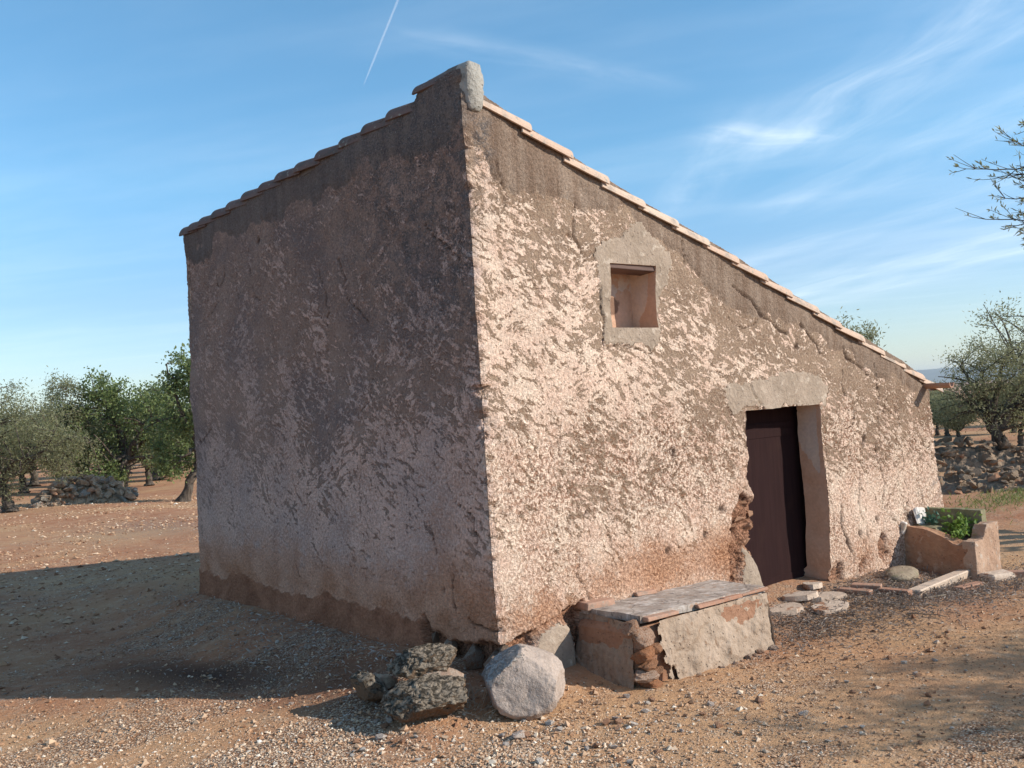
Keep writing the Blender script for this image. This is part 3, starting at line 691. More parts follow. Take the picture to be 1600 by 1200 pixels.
link('cement_patch', submesh('cement_patch', keep & fm['jpat'] & ~fm['fill'] & ~fm['lint'] & ~fm['wpat']), M_CEMENT, house)
link('cement_patch', submesh('cement_patch', keep & fm['fill'] & ~fm['lint'] & ~fm['wpat']), M_CEMENT, house)
# other walls (right end, back) as plain plaster sheets
def plain_wall(p0, p1, h0, h1):
    n = 40; u = np.linspace(0, 1, n); k = np.linspace(0, 1, 24)
    Ug, Kg = np.meshgrid(u, k, indexing='ij'); H = h0+(h1-h0)*Ug; Z = -.45+(H+.45)*Kg
    nx, ny = (p1[1]-p0[1]), -(p1[0]-p0[0]); L = math.hypot(nx, ny); nx /= L; ny /= L
    d = (fbm(Ug*8, Z*1.5, 88, 4)-.5)*.05-bat*Z
    X = p0[0]+(p1[0]-p0[0])*Ug+nx*d; Y = p0[1]+(p1[1]-p0[1])*Ug+ny*d
    z0 = np.zeros_like(Ug)
    at = {k_: z0 for k_ in aw}; at['pale'] = z0+.5; at['pit'] = z0+.3; at['earth'] = .5*sstep(.5, .1, Z)
    return mesh_np('wall', np.stack([X, Y, Z], -1).reshape(-1, 3), grid_faces(n, 24), True, at, np.stack([Ug*L+20, Z], -1).reshape(-1, 2))
link('wall', plain_wall((DLEN-.03, .03), (DLEN-.03, LLEN-.03), HR-.02, HR-.02), M_WALL, house)
link('wall', plain_wall((DLEN-.03, LLEN-.06), (.04, LLEN-.06), HR-.02, HC-.05), M_WALL, house)

# reveals: boundary rows of the openings pulled inward
def ribbon(name, line, depth, attrs_fn, n=10, wob=.012, seed=0):
    line = np.asarray(line); k = np.linspace(0, 1, n); m_ = len(line)
    P = np.repeat(line[:, None, :], n, 1); P[:, :, 1] += k[None, :]*depth
    s = np.concatenate([[0], np.cumsum(np.linalg.norm(np.diff(line, axis=0), axis=1))])
    W_ = (fbm(s[:, None]*6+seed, k[None, :]*3, 90+seed, 3)-.5)*wob*np.minimum(1, k*3)[None, :]
    nrm = np.gradient(line, axis=0)[:, [0, 2]]; nrm = nrm/np.maximum(np.linalg.norm(nrm, axis=1, keepdims=True), 1e-9)
    P[:, :, 0] += -nrm[:, 1:2]*W_; P[:, :, 2] += nrm[:, 0:1]*W_
    at = attrs_fn(P, k)
    return mesh_np(name, P.reshape(-1, 3), grid_faces(m_, n), True, at)
kd0 = int(np.argmin(np.abs(US-DX0))); kd1 = int(np.argmin(np.abs(US-DX1))); kz1 = int(np.argmin(np.abs(ZS-DZ1)))
kw0 = int(np.argmin(np.abs(US-WX0))); kw1 = int(np.argmin(np.abs(US-WX1))); kv0 = int(np.argmin(np.abs(ZS-WZ0))); kv1 = int(np.argmin(np.abs(ZS-WZ1)))
def zero(P, k): return {'lime': np.zeros(P.shape[:2]), 'stain': np.zeros(P.shape[:2])}
def jamb_lime(P, k):
    z = P[:, :, 2]; a = 1.2*sstep(.85, 1.25, z-.45*(k[None, :]-.5)); return {'lime': np.clip(a, 0, 1)*sstep(.08, .3, k)[None, :], 'stain': .5*sstep(.2, -.15, z)}
DD = .255
link('door_jamb', ribbon('door_jamb', WV[kd1, :kz1+1], DD, jamb_lime, seed=1), M_REVEAL, house)
link('door_jamb', ribbon('door_jamb', WV[kd0, :kz1+1], DD, zero, wob=.04, seed=2), M_REVEAL, house)
link('door_head', ribbon('door_head', WV[kd0:kd1+1, kz1], DD, zero, seed=3), M_REVEAL, house)
door = link('door', slab_mesh('door', 1.36, .03, 2.05, bev=.002), M_DOOR, house, loc=(3.44, .33, .62))
link('door_panel', slab_mesh('door_panel', 1.02, .012, 1.74, .003, 4, .003), M_DOOR, door, loc=(.02, -.018, -.03))
for z_ in (-.62, .74): link('rail', slab_mesh('rail', 1.04, .006, .07, .001, 5, .002), M_DOOR, door, loc=(.02, -.026, z_))
link('door_latch', slab_mesh('door_latch', .03, .03, .14, 0, 0, .004), M_DOOR, door, loc=(-.42, -.042, .02))
WD = .285
def win_lime(P, k):
    z = P[:, :, 2]; return {'lime': np.clip(1.5*sstep(.18, .5, k)[None, :]*sstep(2.36, 2.75, z+.35*k[None, :]-.1), 0, 1), 'stain': np.zeros(P.shape[:2])}
link('window_reveal', ribbon('window_reveal', WV[kw1, kv0:kv1+1], WD, win_lime, seed=4), M_REVEAL, house)
link('window_reveal', ribbon('window_reveal', WV[kw0, kv0:kv1+1], WD, zero, seed=5), M_REVEAL, house)
link('window_reveal', ribbon('window_reveal', WV[kw0:kw1+1, kv1], WD, zero, seed=6), M_REVEAL, house)
def sill_at(P, k): return {'lime': .62*np.ones(P.shape[:2])*sstep(.55, .8, (P[:, :, 0]-WX0)/(WX1-WX0)), 'stain': np.zeros(P.shape[:2])}
link('window_sill', ribbon('window_sill', WV[kw0:kw1+1, kv0], WD, sill_at, seed=7), M_REVEAL, house)
bx, bz = np.meshgrid(np.linspace(WX0-.05, WX1+.05, 40), np.linspace(WZ0-.05, WZ1+.05, 40), indexing='ij')
by = .295+(fbm(bx*5, bz*5, 95, 3)-.5)*.02
st_ = np.maximum(np.exp(-((bx-1.62)/.10)**2-((bz-2.52)/.09)**2), .8*np.exp(-((bx-1.50)/.10)**2-((bz-2.47)/.04)**2))
link('window_back', mesh_np('window_back', np.stack([bx, by, bz], -1).reshape(-1, 3), grid_faces(40, 40), True, {'lime': .30+.25*sstep(2.45, 2.75, bz), 'stain': st_}), M_REVEAL, house)
link('window_lintel', slab_mesh('window_lintel', .56, .16, .05, .005, 3, .004), M_WOOD, house, loc=(1.60, .105, 2.795), rot=(math.radians(-4), math.radians(1), 0))

# stones showing where the plaster has gone
stones_red = [hull_stone(300+i, 12, (1, .75, .62)) for i in range(6)]
stones_grey = [hull_stone(320+i, 14, (1, .8, .7)) for i in range(8)]
def child_stone(parent, meshes, i, loc, size, m_, rz=None, flat=1.0):
    me = meshes[i % len(meshes)]
    o = bpy.data.objects.new('stone', me); COL.objects.link(o)
    if not me.materials: me.materials.append(m_)
    o.parent = parent; o.location = loc; o.scale = (size, size*.85, size*flat)
    o.rotation_euler = (random.uniform(-.25, .25), random.uniform(-.25, .25), random.uniform(0, 6.28) if rz is None else rz)
    return o
i = 0
for (u, z, s_) in ((2.78, .80, .085), (2.86, .71, .07), (2.72, .68, .085), (2.84, .60, .09), (2.70, .55, .08), (2.80, .48, .07), (2.66, .41, .085), (2.70, .29, .07), (2.60, .50, .065), (2.83, .88, .06), (2.62, .22, .06), (2.57, .33, .055), (2.62, .62, .06), (2.66, .77, .06)):
    child_stone(house, stones_red, i, (u, .048, z), s_, M_REDSTONE, .2, .7); i += 1
M_FOUND = stone_material('foundation_stone', (.30, .22, .165), (.40, .31, .24), (.25, .15, .10), .5, 8, .01)
stones_found = [hull_stone(340+i, 16, (1, .7, .72)) for i in range(4)]
for (x, y, z, s_) in ((.06, .10, .02, .17), (.04, .38, .03, .15), (.05, .66, .06, .12), (.07, .85, .10, .07), (.05, .22, -.12, .16), (.05, .56, -.10, .16), (.24, .07, .00, .13), (.40, .06, .08, .09), (.30, .06, -.14, .15), (.10, .06, .10, .09)):
    child_stone(house, stones_found, i, (x, y, z), s_, M_FOUND); i += 1
for (u, z, s_) in ((4.55, .00, .05), (4.66, -.05, .05), (4.92, .10, .045), (4.50, .12, .035), (4.12, -.08, .05), (4.22, -.12, .05), (4.97, .0, .045)):
    child_stone(house, stones_red, i, (u, .07, z), s_, M_REDSTONE, .1); i += 1

# tiles
def barrel(name, length, r0, r1, th, arc=170, seg_=14, nl=6):
    """half-round tile, axis +X, crown up, r0 at -X end, r1 at +X end; closed solid."""
    a = np.radians(np.linspace(90-arc/2, 90+arc/2, seg_)); x = np.linspace(-length/2, length/2, nl)
    r = np.interp(x, [-length/2, length/2], [r0, r1])
    def shell(o): 
        return np.stack([np.repeat(x[:, None], seg_, 1), (r[:, None]+o)*np.cos(a)[None, :], (r[:, None]+o)*np.sin(a)[None, :]], -1).reshape(-1, 3)
    v = np.concatenate([shell(0), shell(-th)]); n = seg_*nl
    f = grid_faces(nl, seg_); g = f[:, ::-1]+n
    e = []
    for k in range(nl-1):
        for j in (0, seg_-1): e.append([k*seg_+j, (k+1)*seg_+j, n+(k+1)*seg_+j, n+k*seg_+j])
    for j in range(seg_-1):
        for k in (0, nl-1): e.append([k*seg_+j, k*seg_+j+1, n+k*seg_+j+1, n+k*seg_+j])
    return mesh_np(name, v, [f, g, np.array(e)], False)
ridge_me = [barrel('ridge_tile', .46, .105, .125, .016) for _ in range(1)][0]
capy = [.76, 1.11, 1.48, 1.86, 2.25, 2.62, 2.98, 3.35, 3.72, 4.08, 4.42, 4.70, 4.93]
for k, yy in enumerate(capy):
    zz = float(np.interp(yy, [.60, LLEN], [4.035, 3.925]))+.042+random.uniform(-.007, .007)
    # axis along +Y, far end lifted so that it laps over the next one
    link('ridge_tile', ridge_me, M_RIDGE, house, loc=(.128+random.uniform(-.006, .006), yy, zz-.104), rot=(0, math.radians(-2.6), PI/2+random.uniform(-.02, .02)), scale=(.96, 1, 1))
link('ridge_tile', barrel('ridge_tile', .50, .100, .112, .016, arc=150), M_RIDGE, house, loc=(.105, .345, 4.048), rot=(0, math.radians(-1.0), PI/2), scale=(1, .95, 1))
M_BEDBLOCK = cement_material('shaded_ridge_mortar', (.17, .15, .135), (.22, .19, .17), (.27, .25, .225), .008, 30)  # dark copy of the cap mortar, the block's shaded side put into colour
# mortar block that stops the near end of the ridge
n1 = 34; ys = np.array([.0, .012, .035, .10, .2, .32, .44, .57]); shr = np.array([.90, .97, .995, 1, 1, 1, 1, 1.0])
an = np.linspace(0, 2*PI, n1, endpoint=False)
px_ = np.sign(np.cos(an))*np.abs(np.cos(an))**.38; pz_ = np.where(np.sin(an) > 0, np.abs(np.sin(an))**.5*.150, np.sin(an)*.20)
V = []
for k, y_ in enumerate(ys):
    jit = (fbm(an*2.2+y_*9, an*0+y_*7, 99, 3)-.5)*.04
    V.append(np.stack([.112+px_*(.076*shr[k]+jit*.7), np.full(n1, y_-.012)+(fbm(an*3, an*0+k, 98, 3)-.5)*.02*(k < 3), 4.0+pz_*shr[k]+jit*.8], -1))
V = np.concatenate(V); i_ = np.arange(len(ys)*n1).reshape(len(ys), n1); j_ = np.roll(i_, -1, 1)
ff = np.stack([i_[:-1], j_[:-1], j_[1:], i_[1:]], -1).reshape(-1, 4)
V = np.concatenate([V, [[.112, -.016, 4.02]]]); tri = np.array([[len(V)-1, (k+1) % n1, k] for k in range(n1)])
link('ridge_end_cap', mesh_np('ridge_end_cap', np.concatenate([V[:4*n1], V[-1:]]), [ff[:3*n1], np.where(tri == len(V)-1, 4*n1, tri)], True), M_CAP, house)
link('ridge_mortar', mesh_np('ridge_mortar', V[3*n1:-1], ff[3*n1:]-3*n1, True), M_BEDBLOCK, house)
# mortar bed under the ridge and verge tiles
def bed(name, pts, m_, w0=.085):
    V = []; Fq = []
    for k, (x, y, z, dx, dy, hh) in enumerate(pts):
        V += [(x-dx, y-dy, z-.08), (x-dx, y-dy, z+hh), (x+dx, y+dy, z+hh), (x+dx, y+dy, z-.08)]
    for k in range(len(pts)-1):
        b = 4*k
        for j in range(4): Fq.append([b+j, b+(j+1) % 4, b+4+(j+1) % 4, b+4+j])
    n = len(pts)-1; Fq += [[0, 1, 2, 3], [4*n, 4*n+3, 4*n+2, 4*n+1]]
    return link(name, mesh_np(name, V, np.array(Fq)), m_, house)
M_BEDS = cement_material('ridge_bed_mortar', (.15, .125, .11), (.19, .155, .13), (.23, .19, .16), .006, 30)
bed('ridge_bed', [(.135, y, float(np.interp(y, [.60, LLEN], [4.035, 3.925]))-.005, .085, 0, .0) for y in np.linspace(.12, LLEN-.03, 60)], M_BEDS)
slope = math.atan2(HC-HR, DLEN)
verge_me = barrel('verge_tile', .50, .092, .110, .015)
ts = np.linspace(.36, DLEN-.02, 16)
for k, xx in enumerate(ts):
    zz = float(verge_z(xx))
    o = link('verge_tile', verge_me, M_TILE, house, loc=(xx, .084+random.uniform(-.004, .004), zz-.091+random.uniform(-.003, .004)),
             rot=(0, slope-math.radians(2.6), random.uniform(-.02, .02)), scale=(random.uniform(.92, 1.0), 1, 1))
# roof field: rolled rows of tiles running down the slope, as one sheet
ny_, nx_ = 161, 34
yy = np.linspace(.16, LLEN-.04, ny_); xx = np.linspace(.12, DLEN+.10, nx_)
XX, YY = np.meshgrid(xx, yy, indexing='ij')
RZ = HC-.035+(HR-HC)*XX/DLEN+.035*np.cos((YY-.16)/.24*2*PI)-.035+.02*((XX % .38)/.38-.5)
link('roof', mesh_np('roof', np.stack([XX, YY, RZ], -1).reshape(-1, 3), grid_faces(nx_, ny_), True), M_TILE, house)
# eave bricks and clay water spout at the low corner
for k, (x, z, l) in enumerate(((DLEN+.00, HR-.055, .16), (DLEN+.05, HR-.10, .20))):
    link('eave_brick', slab_mesh('eave_brick', l, .30, .032, .004, k, .004), M_RIDGE, house, loc=(x, .17, z))
sp = barrel('water_spout', .46, .062, .056, .013, arc=178)
link('water_spout', sp, M_BRICK, house, loc=(DLEN-.09, -.035, HR-.035), rot=(PI, math.radians(2), -PI/2))

# ------------------------------------------------------------------ masonry bench by the door
bench = empty('masonry_bench', (1.45, -.33, -.19), 'rendered masonry bench with a cracked slab top against the sunny wall', 'bench')
def off(P, o): return np.asarray(P)-np.array(o)
BO = np.array([1.45, -.33, -.19])
def face_grid(name, c00, c10, c11, c01, nu, nv, amp, seed, rag_top=0.0, hole=None):
    u = np.linspace(0, 1, nu); v = np.linspace(0, 1, nv); Ug, Vg = np.meshgrid(u, v, indexing='ij')
    c00, c10, c11, c01 = [np.array(c, float) for c in (c00, c10, c11, c01)]
    P = c00*((1-Ug)*(1-Vg))[..., None]+c10*(Ug*(1-Vg))[..., None]+c11*(Ug*Vg)[..., None]+c01*((1-Ug)*Vg)[..., None]
    nrm = np.cross(c10-c00, c01-c00); nrm /= np.linalg.norm(nrm)
    Lu = np.linalg.norm(c10-c00); Lv = np.linalg.norm(c01-c00)
    d = (fbm(Ug*Lu*3, Vg*Lv*3, seed, 4)-.5)*amp*1.6+(fbm(Ug*Lu*14, Vg*Lv*14, seed+5, 3)-.5)*amp*.7
    lump = fbm(Ug*Lu*6, Vg*Lv*6, seed+9, 3); d = d-amp*.35*sstep(.54, .66, lump)+(fbm(Ug*Lu*40, Vg*Lv*40, seed+15, 2)-.5)*amp*.25
    P = P+nrm*d[..., None]
    f = grid_faces(nu, nv)
    if hole is not None:
        idx_ = f[:, 0]; uu_ = Ug.ravel()[idx_]; vv_ = Vg.ravel()[idx_]
        f = f[~hole(uu_, vv_)]
    return P, f
P, f = face_grid('front', (.90, -.655, -.42), (2.17, -.66, -.42), (2.20, -.56, .205), (.90, -.585, .235), 110, 60, .03, 5,
                 hole=lambda u, v: (u < .10*np.clip(1-v*1.2, 0, 1)+.015*np.sin(v*40)) | ((np.hypot((u-.085)/.02, (v-.42)/.09) < 1)))
link('front_render', mesh_np('front_render', off(P, BO).reshape(-1, 3), f, True), M_BENCH, bench)
P, f = face_grid('end', (.62, 0.05, -.40), (.66, -.55, -.40), (.74, -.52, .24), (.80, 0.05, .26), 60, 60, .03, 15)
link('end_render', mesh_np('end_render', off(P, BO).reshape(-1, 3), f, True), M_BENCHSIDE, bench)
P, f = face_grid('end2', (2.17, -.66, -.42), (2.24, 0.05, -.42), (2.24, 0.05, .21), (2.20, -.56, .205), 30, 30, .02, 25)
link('end_render', mesh_np('end_render', off(P, BO).reshape(-1, 3), f, True), M_BENCH, bench)
M_RUBCORE = cement_material('rubble_earth', (.27, .14, .085), (.34, .19, .12), (.20, .11, .07), .01, 30)
core = slab_mesh('rubble_core', 1.42, .63, .66, .012, 2, .04)
link('rubble_core', core, M_RUBCORE, bench, loc=tuple(off((1.45, -.262, -.12), BO)))
def slab_material():
    m, t = mat('slab_top'); v = posvec(t)
    n1 = t.noise(v, 5.0, 5.0, .6); n2 = t.noise(v, 50.0, 3.0, .65); n3 = t.noise(t.map(v, rot=(0, 0, .3), scale=(9, 15, 9)), 1.0, 5.0, .68, .4)
    col = t.mix(t.rng(n1, .35, .65), (.30, .245, .205), (.42, .36, .31)); col = t.mix(t.rng(n3, .52, .64), col, (.55, .49, .44))
    jn = t.vor(t.vm('ADD', v, t.vm('SCALE', t.noisec(v, 6.0), scale=.12)), 2.6, 'DISTANCE_TO_EDGE')
    col = t.mix(t.rng(n3, .42, .34), col, (.15, .125, .115)); col = t.mix(t.m('MULTIPLY', t.rng(jn, .018, .004), .6), col, (.11, .085, .07)); col = t.mix(t.rng(t.noise(v, 14.0, 5.0, .7), .56, .66), col, (.36, .24, .17)); col = t.mul(col, t.m('ADD', .7, t.m('MULTIPLY', n2, .6)))
    return finish(m, t, col, .92, height=t.m('ADD', t.m('MULTIPLY', n3, .006), t.m('MULTIPLY', n2, .003)), spec=.15)
M_SLAB = slab_material()
# slab: top sheet with thickness, slightly uneven
u = np.linspace(0, 1, 70); v = np.linspace(0, 1, 30); Ug, Vg = np.meshgrid(u, v, indexing='ij')
fx0 = .80+.12*(1-Vg)*0; TX = (.86-.13*(1-Vg)*.6)+(1.50-(.86-.86))*Ug*.92; TX = .80+Ug*(2.235-.80)
TY = (-.545+.02*Ug)*(1-Vg)+.06*Vg+(fbm(Ug*5, Ug*0, 7, 2)-.5)*.03*(1-Vg)
TZ = .285-.035*Ug+(fbm(Ug*5, Vg*3, 17, 3)-.5)*.018
top = np.stack([TX, TY, TZ], -1); bot = top-np.array([0, 0, .05])
nu_, nv_ = 70, 30; n = nu_*nv_
f = grid_faces(nu_, nv_); fe = []
for a in range(nu_-1):
    for b in (0, nv_-1): fe.append([a*nv_+b, (a+1)*nv_+b, n+(a+1)*nv_+b, n+a*nv_+b])
for b in range(nv_-1):
    for a in (0, nu_-1): fe.append([a*nv_+b, a*nv_+b+1, n+a*nv_+b+1, n+a*nv_+b])
link('top_slab', mesh_np('top_slab', off(np.concatenate([top.reshape(-1, 3), bot.reshape(-1, 3)]), BO), [f, f[:, ::-1]+n, np.array(fe)], False), M_SLAB, bench)
ex = [.82, 1.15, 1.36, 1.66, 1.90, 2.24]
for k in range(5):
    if k == 1: continue
    xm = (ex[k]+ex[k+1])/2
    link('edge_tile', slab_mesh('edge_tile', ex[k+1]-ex[k]-.012, .10, .024, .008, 40+k, .004), M_BRICK, bench,
         loc=tuple(off((xm, -.555+.012*k*.8+random.uniform(-.01, .01), .262-.035*(xm-.8)/1.44), BO)), rot=(random.uniform(-.04, .04), math.radians(1.3), random.uniform(-.03, .03)))
link('brick', slab_mesh('brick', .26, .15, .05, .006, 51, .005), M_BRICK, bench, loc=tuple(off((.90, -.01, .295), BO)), rot=(0, .03, -.1))
link('brick', slab_mesh('brick', .22, .05, .03, .006, 52, .005), M_BRICK, bench, loc=tuple(off((1.42, -.02, .285), BO)), rot=(0, .05, 0))
M_RUB = stone_material('bench_rubble', (.50, .36, .27), (.42, .24, .15), (.60, .50, .42), .4, 10, .01)
M_RUB2 = stone_material('bench_rubble_red', (.44, .20, .10), (.40, .22, .13), (.30, .15, .09), .3, 12, .01)
def soft_stone(seed, dims):
    p, f = rock_np(3, dims, seed, .26, 2.2, .16, nfac=16, fd=(.55, .88)); return mesh_np('stone', p, f, False)
rub = [soft_stone(400+i, (1, .8, .72)) for i in range(4)]; rubr = [soft_stone(420+i, (1, .85, .7)) for i in range(3)]
for k, (x, y, z, s_, red, fl) in enumerate(((.81, -.53, .135, .135, 0, .85), (.80, -.53, .03, .13, 1, .75), (.82, -.545, -.035, .11, 1, .45), (.80, -.55, -.10, .14, 0, .55), (.82, -.55, -.16, .13, 1, .45), (.78, -.57, -.235, .18, 0, .55), (.76, -.49, .21, .10, 0, .7), (.92, -.60, -.26, .13, 1, .55), (.90, -.56, .06, .07, 1, .9), (.89, -.57, -.09, .07, 1, .8))):
    child_stone(bench, rubr if red else rub, k, tuple(off((x-.015, y-.025, z), BO)), s_, M_RUB2 if red else M_RUB, .3, fl)
for k in range(16):
    x = .95+k*.078; child_stone(bench, rub, k, tuple(off((x, -.665+random.uniform(-.01, .03), -.205+random.uniform(-.02, .02)), BO)), random.uniform(.03, .06), M_RUB, None, .7)

# ------------------------------------------------------------------ concrete trough at the low end
TO = np.array([5.55, -.33, -.19])
trough = empty('concrete_trough', tuple(TO), 'broken concrete water trough built against the low end of the hut', 'trough')
def box_part(name, x0, x1, y0, y1, z0, z1, m_, amp=.012, seed=0, cut=None, nseg=14):
    bm = bmesh.new(); bmesh.ops.create_cube(bm, size=1.0)
    bmesh.ops.subdivide_edges(bm, edges=bm.edges[:], cuts=nseg, use_grid_fill=True)
    co = np.array([v.co[:] for v in bm.verts]); P = np.stack([x0+(co[:, 0]+.5)*(x1-x0), y0+(co[:, 1]+.5)*(y1-y0), z0+(co[:, 2]+.5)*(z1-z0)], -1)
    if cut is not None: P = cut(P, co)
    c = P.mean(0)
    nn = (fbm(P[:, 0]*9+P[:, 2]*7, P[:, 1]*9+P[:, 2]*5, seed, 3)-.5)
    edge = (np.abs(co) > .49).sum(1) >= 2
    dirv = co/np.linalg.norm(co, axis=1, keepdims=True)
    P = P+dirv*(nn*amp*2-edge*amp*.5)[:, None]
    for v_, p in zip(bm.verts, P-TO): v_.co = Vector(p)
    bm.normal_update(); me = bpy.data.meshes.new(name); bm.to_mesh(me); bm.free()
    return link(name, me, m_, trough)
def slump(P, co):   # the broken outer corner sinks
    k = np.exp(-((P[:, 0]-5.32)/.22)**2-((P[:, 1]+.62)/.26)**2); P[:, 2] -= k*.17*(co[:, 2] > 0)*(co[:, 2]+.5); return P
box_part('side_wall', 5.33, 5.44, -.66, .08, -.5, .285, M_TROUGHSIDE, .012, 3, slump)
box_part('front_wall', 5.335, 5.86, -.735, -.60, -.5, .30, M_TROUGH, .014, 7, lambda P, co: (lambda k: (P.__setitem__((slice(None), 2), P[:, 2]-k), P)[1])(.13*sstep(5.62, 5.52, P[:, 0])*(co[:, 2]+.5)*(co[:, 2] > 0)))
box_part('back_wall', 5.80, 5.91, -.60, .08, -.5, .415, M_MOSSY, .012, 11)
box_part('trough_bed', 5.43, 5.81, -.61, .06, -.45, .16, M_SOIL, .02, 15, None, 6)
box_part('ledge', 5.44, 5.62, -.30, .06, .10, .268, M_MOSSY, .012, 17, None, 6)
tag(link('leaning_slab', slab_mesh('leaning_slab', .15, .035, .19, .03, 5, .012), M_WHITE, None, loc=(5.60, -.065, .355), rot=(math.radians(-14), .12, .1)), 'pale pointed slab leaning on the wall above the trough', 'stone')
child = tag(link('wall_stone', slab_mesh('wall_stone', .06, .05, .13, .015, 8, .01), M_WHITE, None, loc=(5.30, -.03, .27), rot=(.1, .1, 0)), 'small pale sliver of stone stuck in wall left of trough', 'stone')

# ------------------------------------------------------------------ leaves, straws and small plants
def leaf_quads(P, D, N, ln, wd, bend=0.0):
    """rhombic leaves: base P, unit dir D, unit normal N, lengths ln, widths wd -> verts, quads"""
    S_ = np.cross(D, N); S_ /= np.maximum(np.linalg.norm(S_, axis=1, keepdims=True), 1e-9)
    a = P; b = P+D*(ln*.5)[:, None]+S_*(wd*.5)[:, None]+N*(bend*ln)[:, None]; c = P+D*ln[:, None]; d = P+D*(ln*.5)[:, None]-S_*(wd*.5)[:, None]+N*(bend*ln)[:, None]
    V = np.stack([a, b, c, d], 1).reshape(-1, 3); return V, np.arange(len(V)).reshape(-1, 4)
def unit(n, r): v = r.normal(size=(n, 3)); return v/np.linalg.norm(v, axis=1, keepdims=True)
def plant(name, loc, n, spread, h, ln, wd, m_, seed):
    r = np.random.default_rng(seed); k = r.random(n)
    P = np.stack([r.normal(0, spread, n), r.normal(0, spread, n), np.abs(r.normal(0, h*.5, n))+.01], -1)
    D = unit(n, r); D[:, 2] = np.abs(D[:, 2])*.8+.2; D /= np.linalg.norm(D, axis=1, keepdims=True)
    V, f = leaf_quads(P, D, unit(n, r), ln*(.6+.8*r.random(n)), wd*(.6+.8*r.random(n)), .08)
    nst = 10; VS = []; FS = []
    for q in range(nst):
        j = r.integers(0, n); p = P[j]; b = len(V)+len(VS)
        VS += [(0, -.004, -.03), (0, .004, -.03), tuple(p+np.array([0, .003, 0])), tuple(p-np.array([0, .003, 0]))]; FS.append([b, b+1, b+2, b+3])
    E_ = bpy.data.objects.new(name, None); COL.objects.link(E_); E_.location = loc
    lv_ = link('leaves', mesh_np('leaves', V, f, False, {'tint': np.repeat(r.random(n), 4)}), m_, E_); lv_['kind'] = 'stuff'
    st_ = link('stems', mesh_np('stems', np.array(VS), np.array(FS)-len(V), False, {'tint': np.full(len(VS), .3)}), m_, E_); st_['kind'] = 'stuff'
    return E_
tag(plant('weed', (5.66, -.44, .17), 240, .062, .18, .06, .034, M_WEED, 4), 'bright green leafy weed growing inside the trough', 'plant')
tag(plant('weed', (5.47, -.52, .16), 60, .045, .08, .04, .025, M_WEED, 6), 'low yellow-green weed in the broken trough corner', 'plant')
tag(plant('weed', (5.64, -.16, .27), 60, .035, .10, .05, .03, M_SUCC, 5), 'small blue-green seedling beside the leaning slab', 'plant')
def blades(name, P, h, r, m_, wd=.006, lean=.5, kind=None):
    n = len(P); D = unit(n, r); D[:, 2] = np.abs(D[:, 2])+(1-lean)*1.5; D /= np.linalg.norm(D, axis=1, keepdims=True)
    V, f = leaf_quads(P, D, unit(n, r), h, np.full(n, wd), .1)
    return link(name, mesh_np(name, V, f, False, {'tint': np.repeat(r.random(n), 4)}), m_)
r = np.random.default_rng(21)
P = np.stack([r.normal(-.36, .06, 70), r.normal(-.10, .06, 70), np.zeros(70)], -1); P[:, 2] = ground_z(P[:, 0], P[:, 1])
tag(blades('dry_grass', P, r.uniform(.05, .22, 70), r, M_STRAW, .006, .9), 'tuft of dry grass between the round boulder and rocks', 'grass')
n = 2600; P = np.stack([r.normal(13.2, 1.6, n), r.normal(1.6, .45, n), np.zeros(n)], -1); P[:, 2] = ground_z(P[:, 0], P[:, 1])
o = blades('grass', P, r.uniform(.04, .12, n), r, M_GRASS, .014, .6); o['kind'] = 'stuff'; o['label'] = 'thin strip of green grass before the stone heap'; o['category'] = 'grass'

# leaf litter
def litter_mesh(n, centres, seed):
    r = np.random.default_rng(seed); w_ = np.array([c[4] for c in centres]); w_ = w_/w_.sum(); ci = r.choice(len(centres), n, p=w_)
    C_ = np.array([c[:4] for c in centres])[ci]
    x = C_[:, 0]+r.normal(0, 1, n)*C_[:, 2]; y = C_[:, 1]+r.normal(0, 1, n)*C_[:, 3]
    ok = ~((x > -.02) & (x < 6.2) & (y > -.03) & (y < 5.2)) & ~((x > .6) & (x < 2.3) & (y > -.7)) & ~((x > 5.3) & (x < 5.95) & (y > -.75))
    x, y = x[ok], y[ok]; n = len(x)
    D = unit(n, r); D[:, 2] *= .35; D /= np.linalg.norm(D, axis=1, keepdims=True)
    N = unit(n, r)*.5; N[:, 2] += 1; N /= np.linalg.norm(N, axis=1, keepdims=True)
    P = np.stack([x, y, ground_z(x, y)+r.uniform(.002, .03, n)], -1)
    V, f = leaf_quads(P, D, N, r.uniform(.03, .065, n), r.uniform(.008, .016, n), .12)
    return mesh_np('leaf_litter', V, f, False, {'tint': np.repeat(r.random(n)**1.5, 4)})
o = link('leaf_litter', litter_mesh(9000, [(4.3, -.55, .75, .35, 4), (4.9, -.9, .8, .3, 1.5), (2.75, -.5, .35, .25, 1.2), (3.6, -.9, .9, .35, 1.2), (5.6, -1.2, .5, .2, .5)], 3), M_LITTER)
o['kind'] = 'stuff'; o['label'] = 'grey-brown litter of dead leaves around the doorway and trough'; o['category'] = 'leaf litter'
M_LITTERP = leaf_material('pale_dead_leaf', (.22, .17, .135), (.62, .54, .46), (.4, .33, .28), .0)
o = link('leaf_litter', litter_mesh(2200, [(-.25, 3.2, .28, 1.3, 3), (-.45, 1.9, .28, .8, 2), (2.4, 13.5, 1.1, 1.5, 1.2), (-1.6, 3.4, .6, .8, .4), (-.75, .35, .12, .12, .25)], 5), M_LITTERP)
o['kind'] = 'stuff'; o['label'] = 'pale dead leaves scattered in the shade of the tall wall'; o['category'] = 'leaf litter'
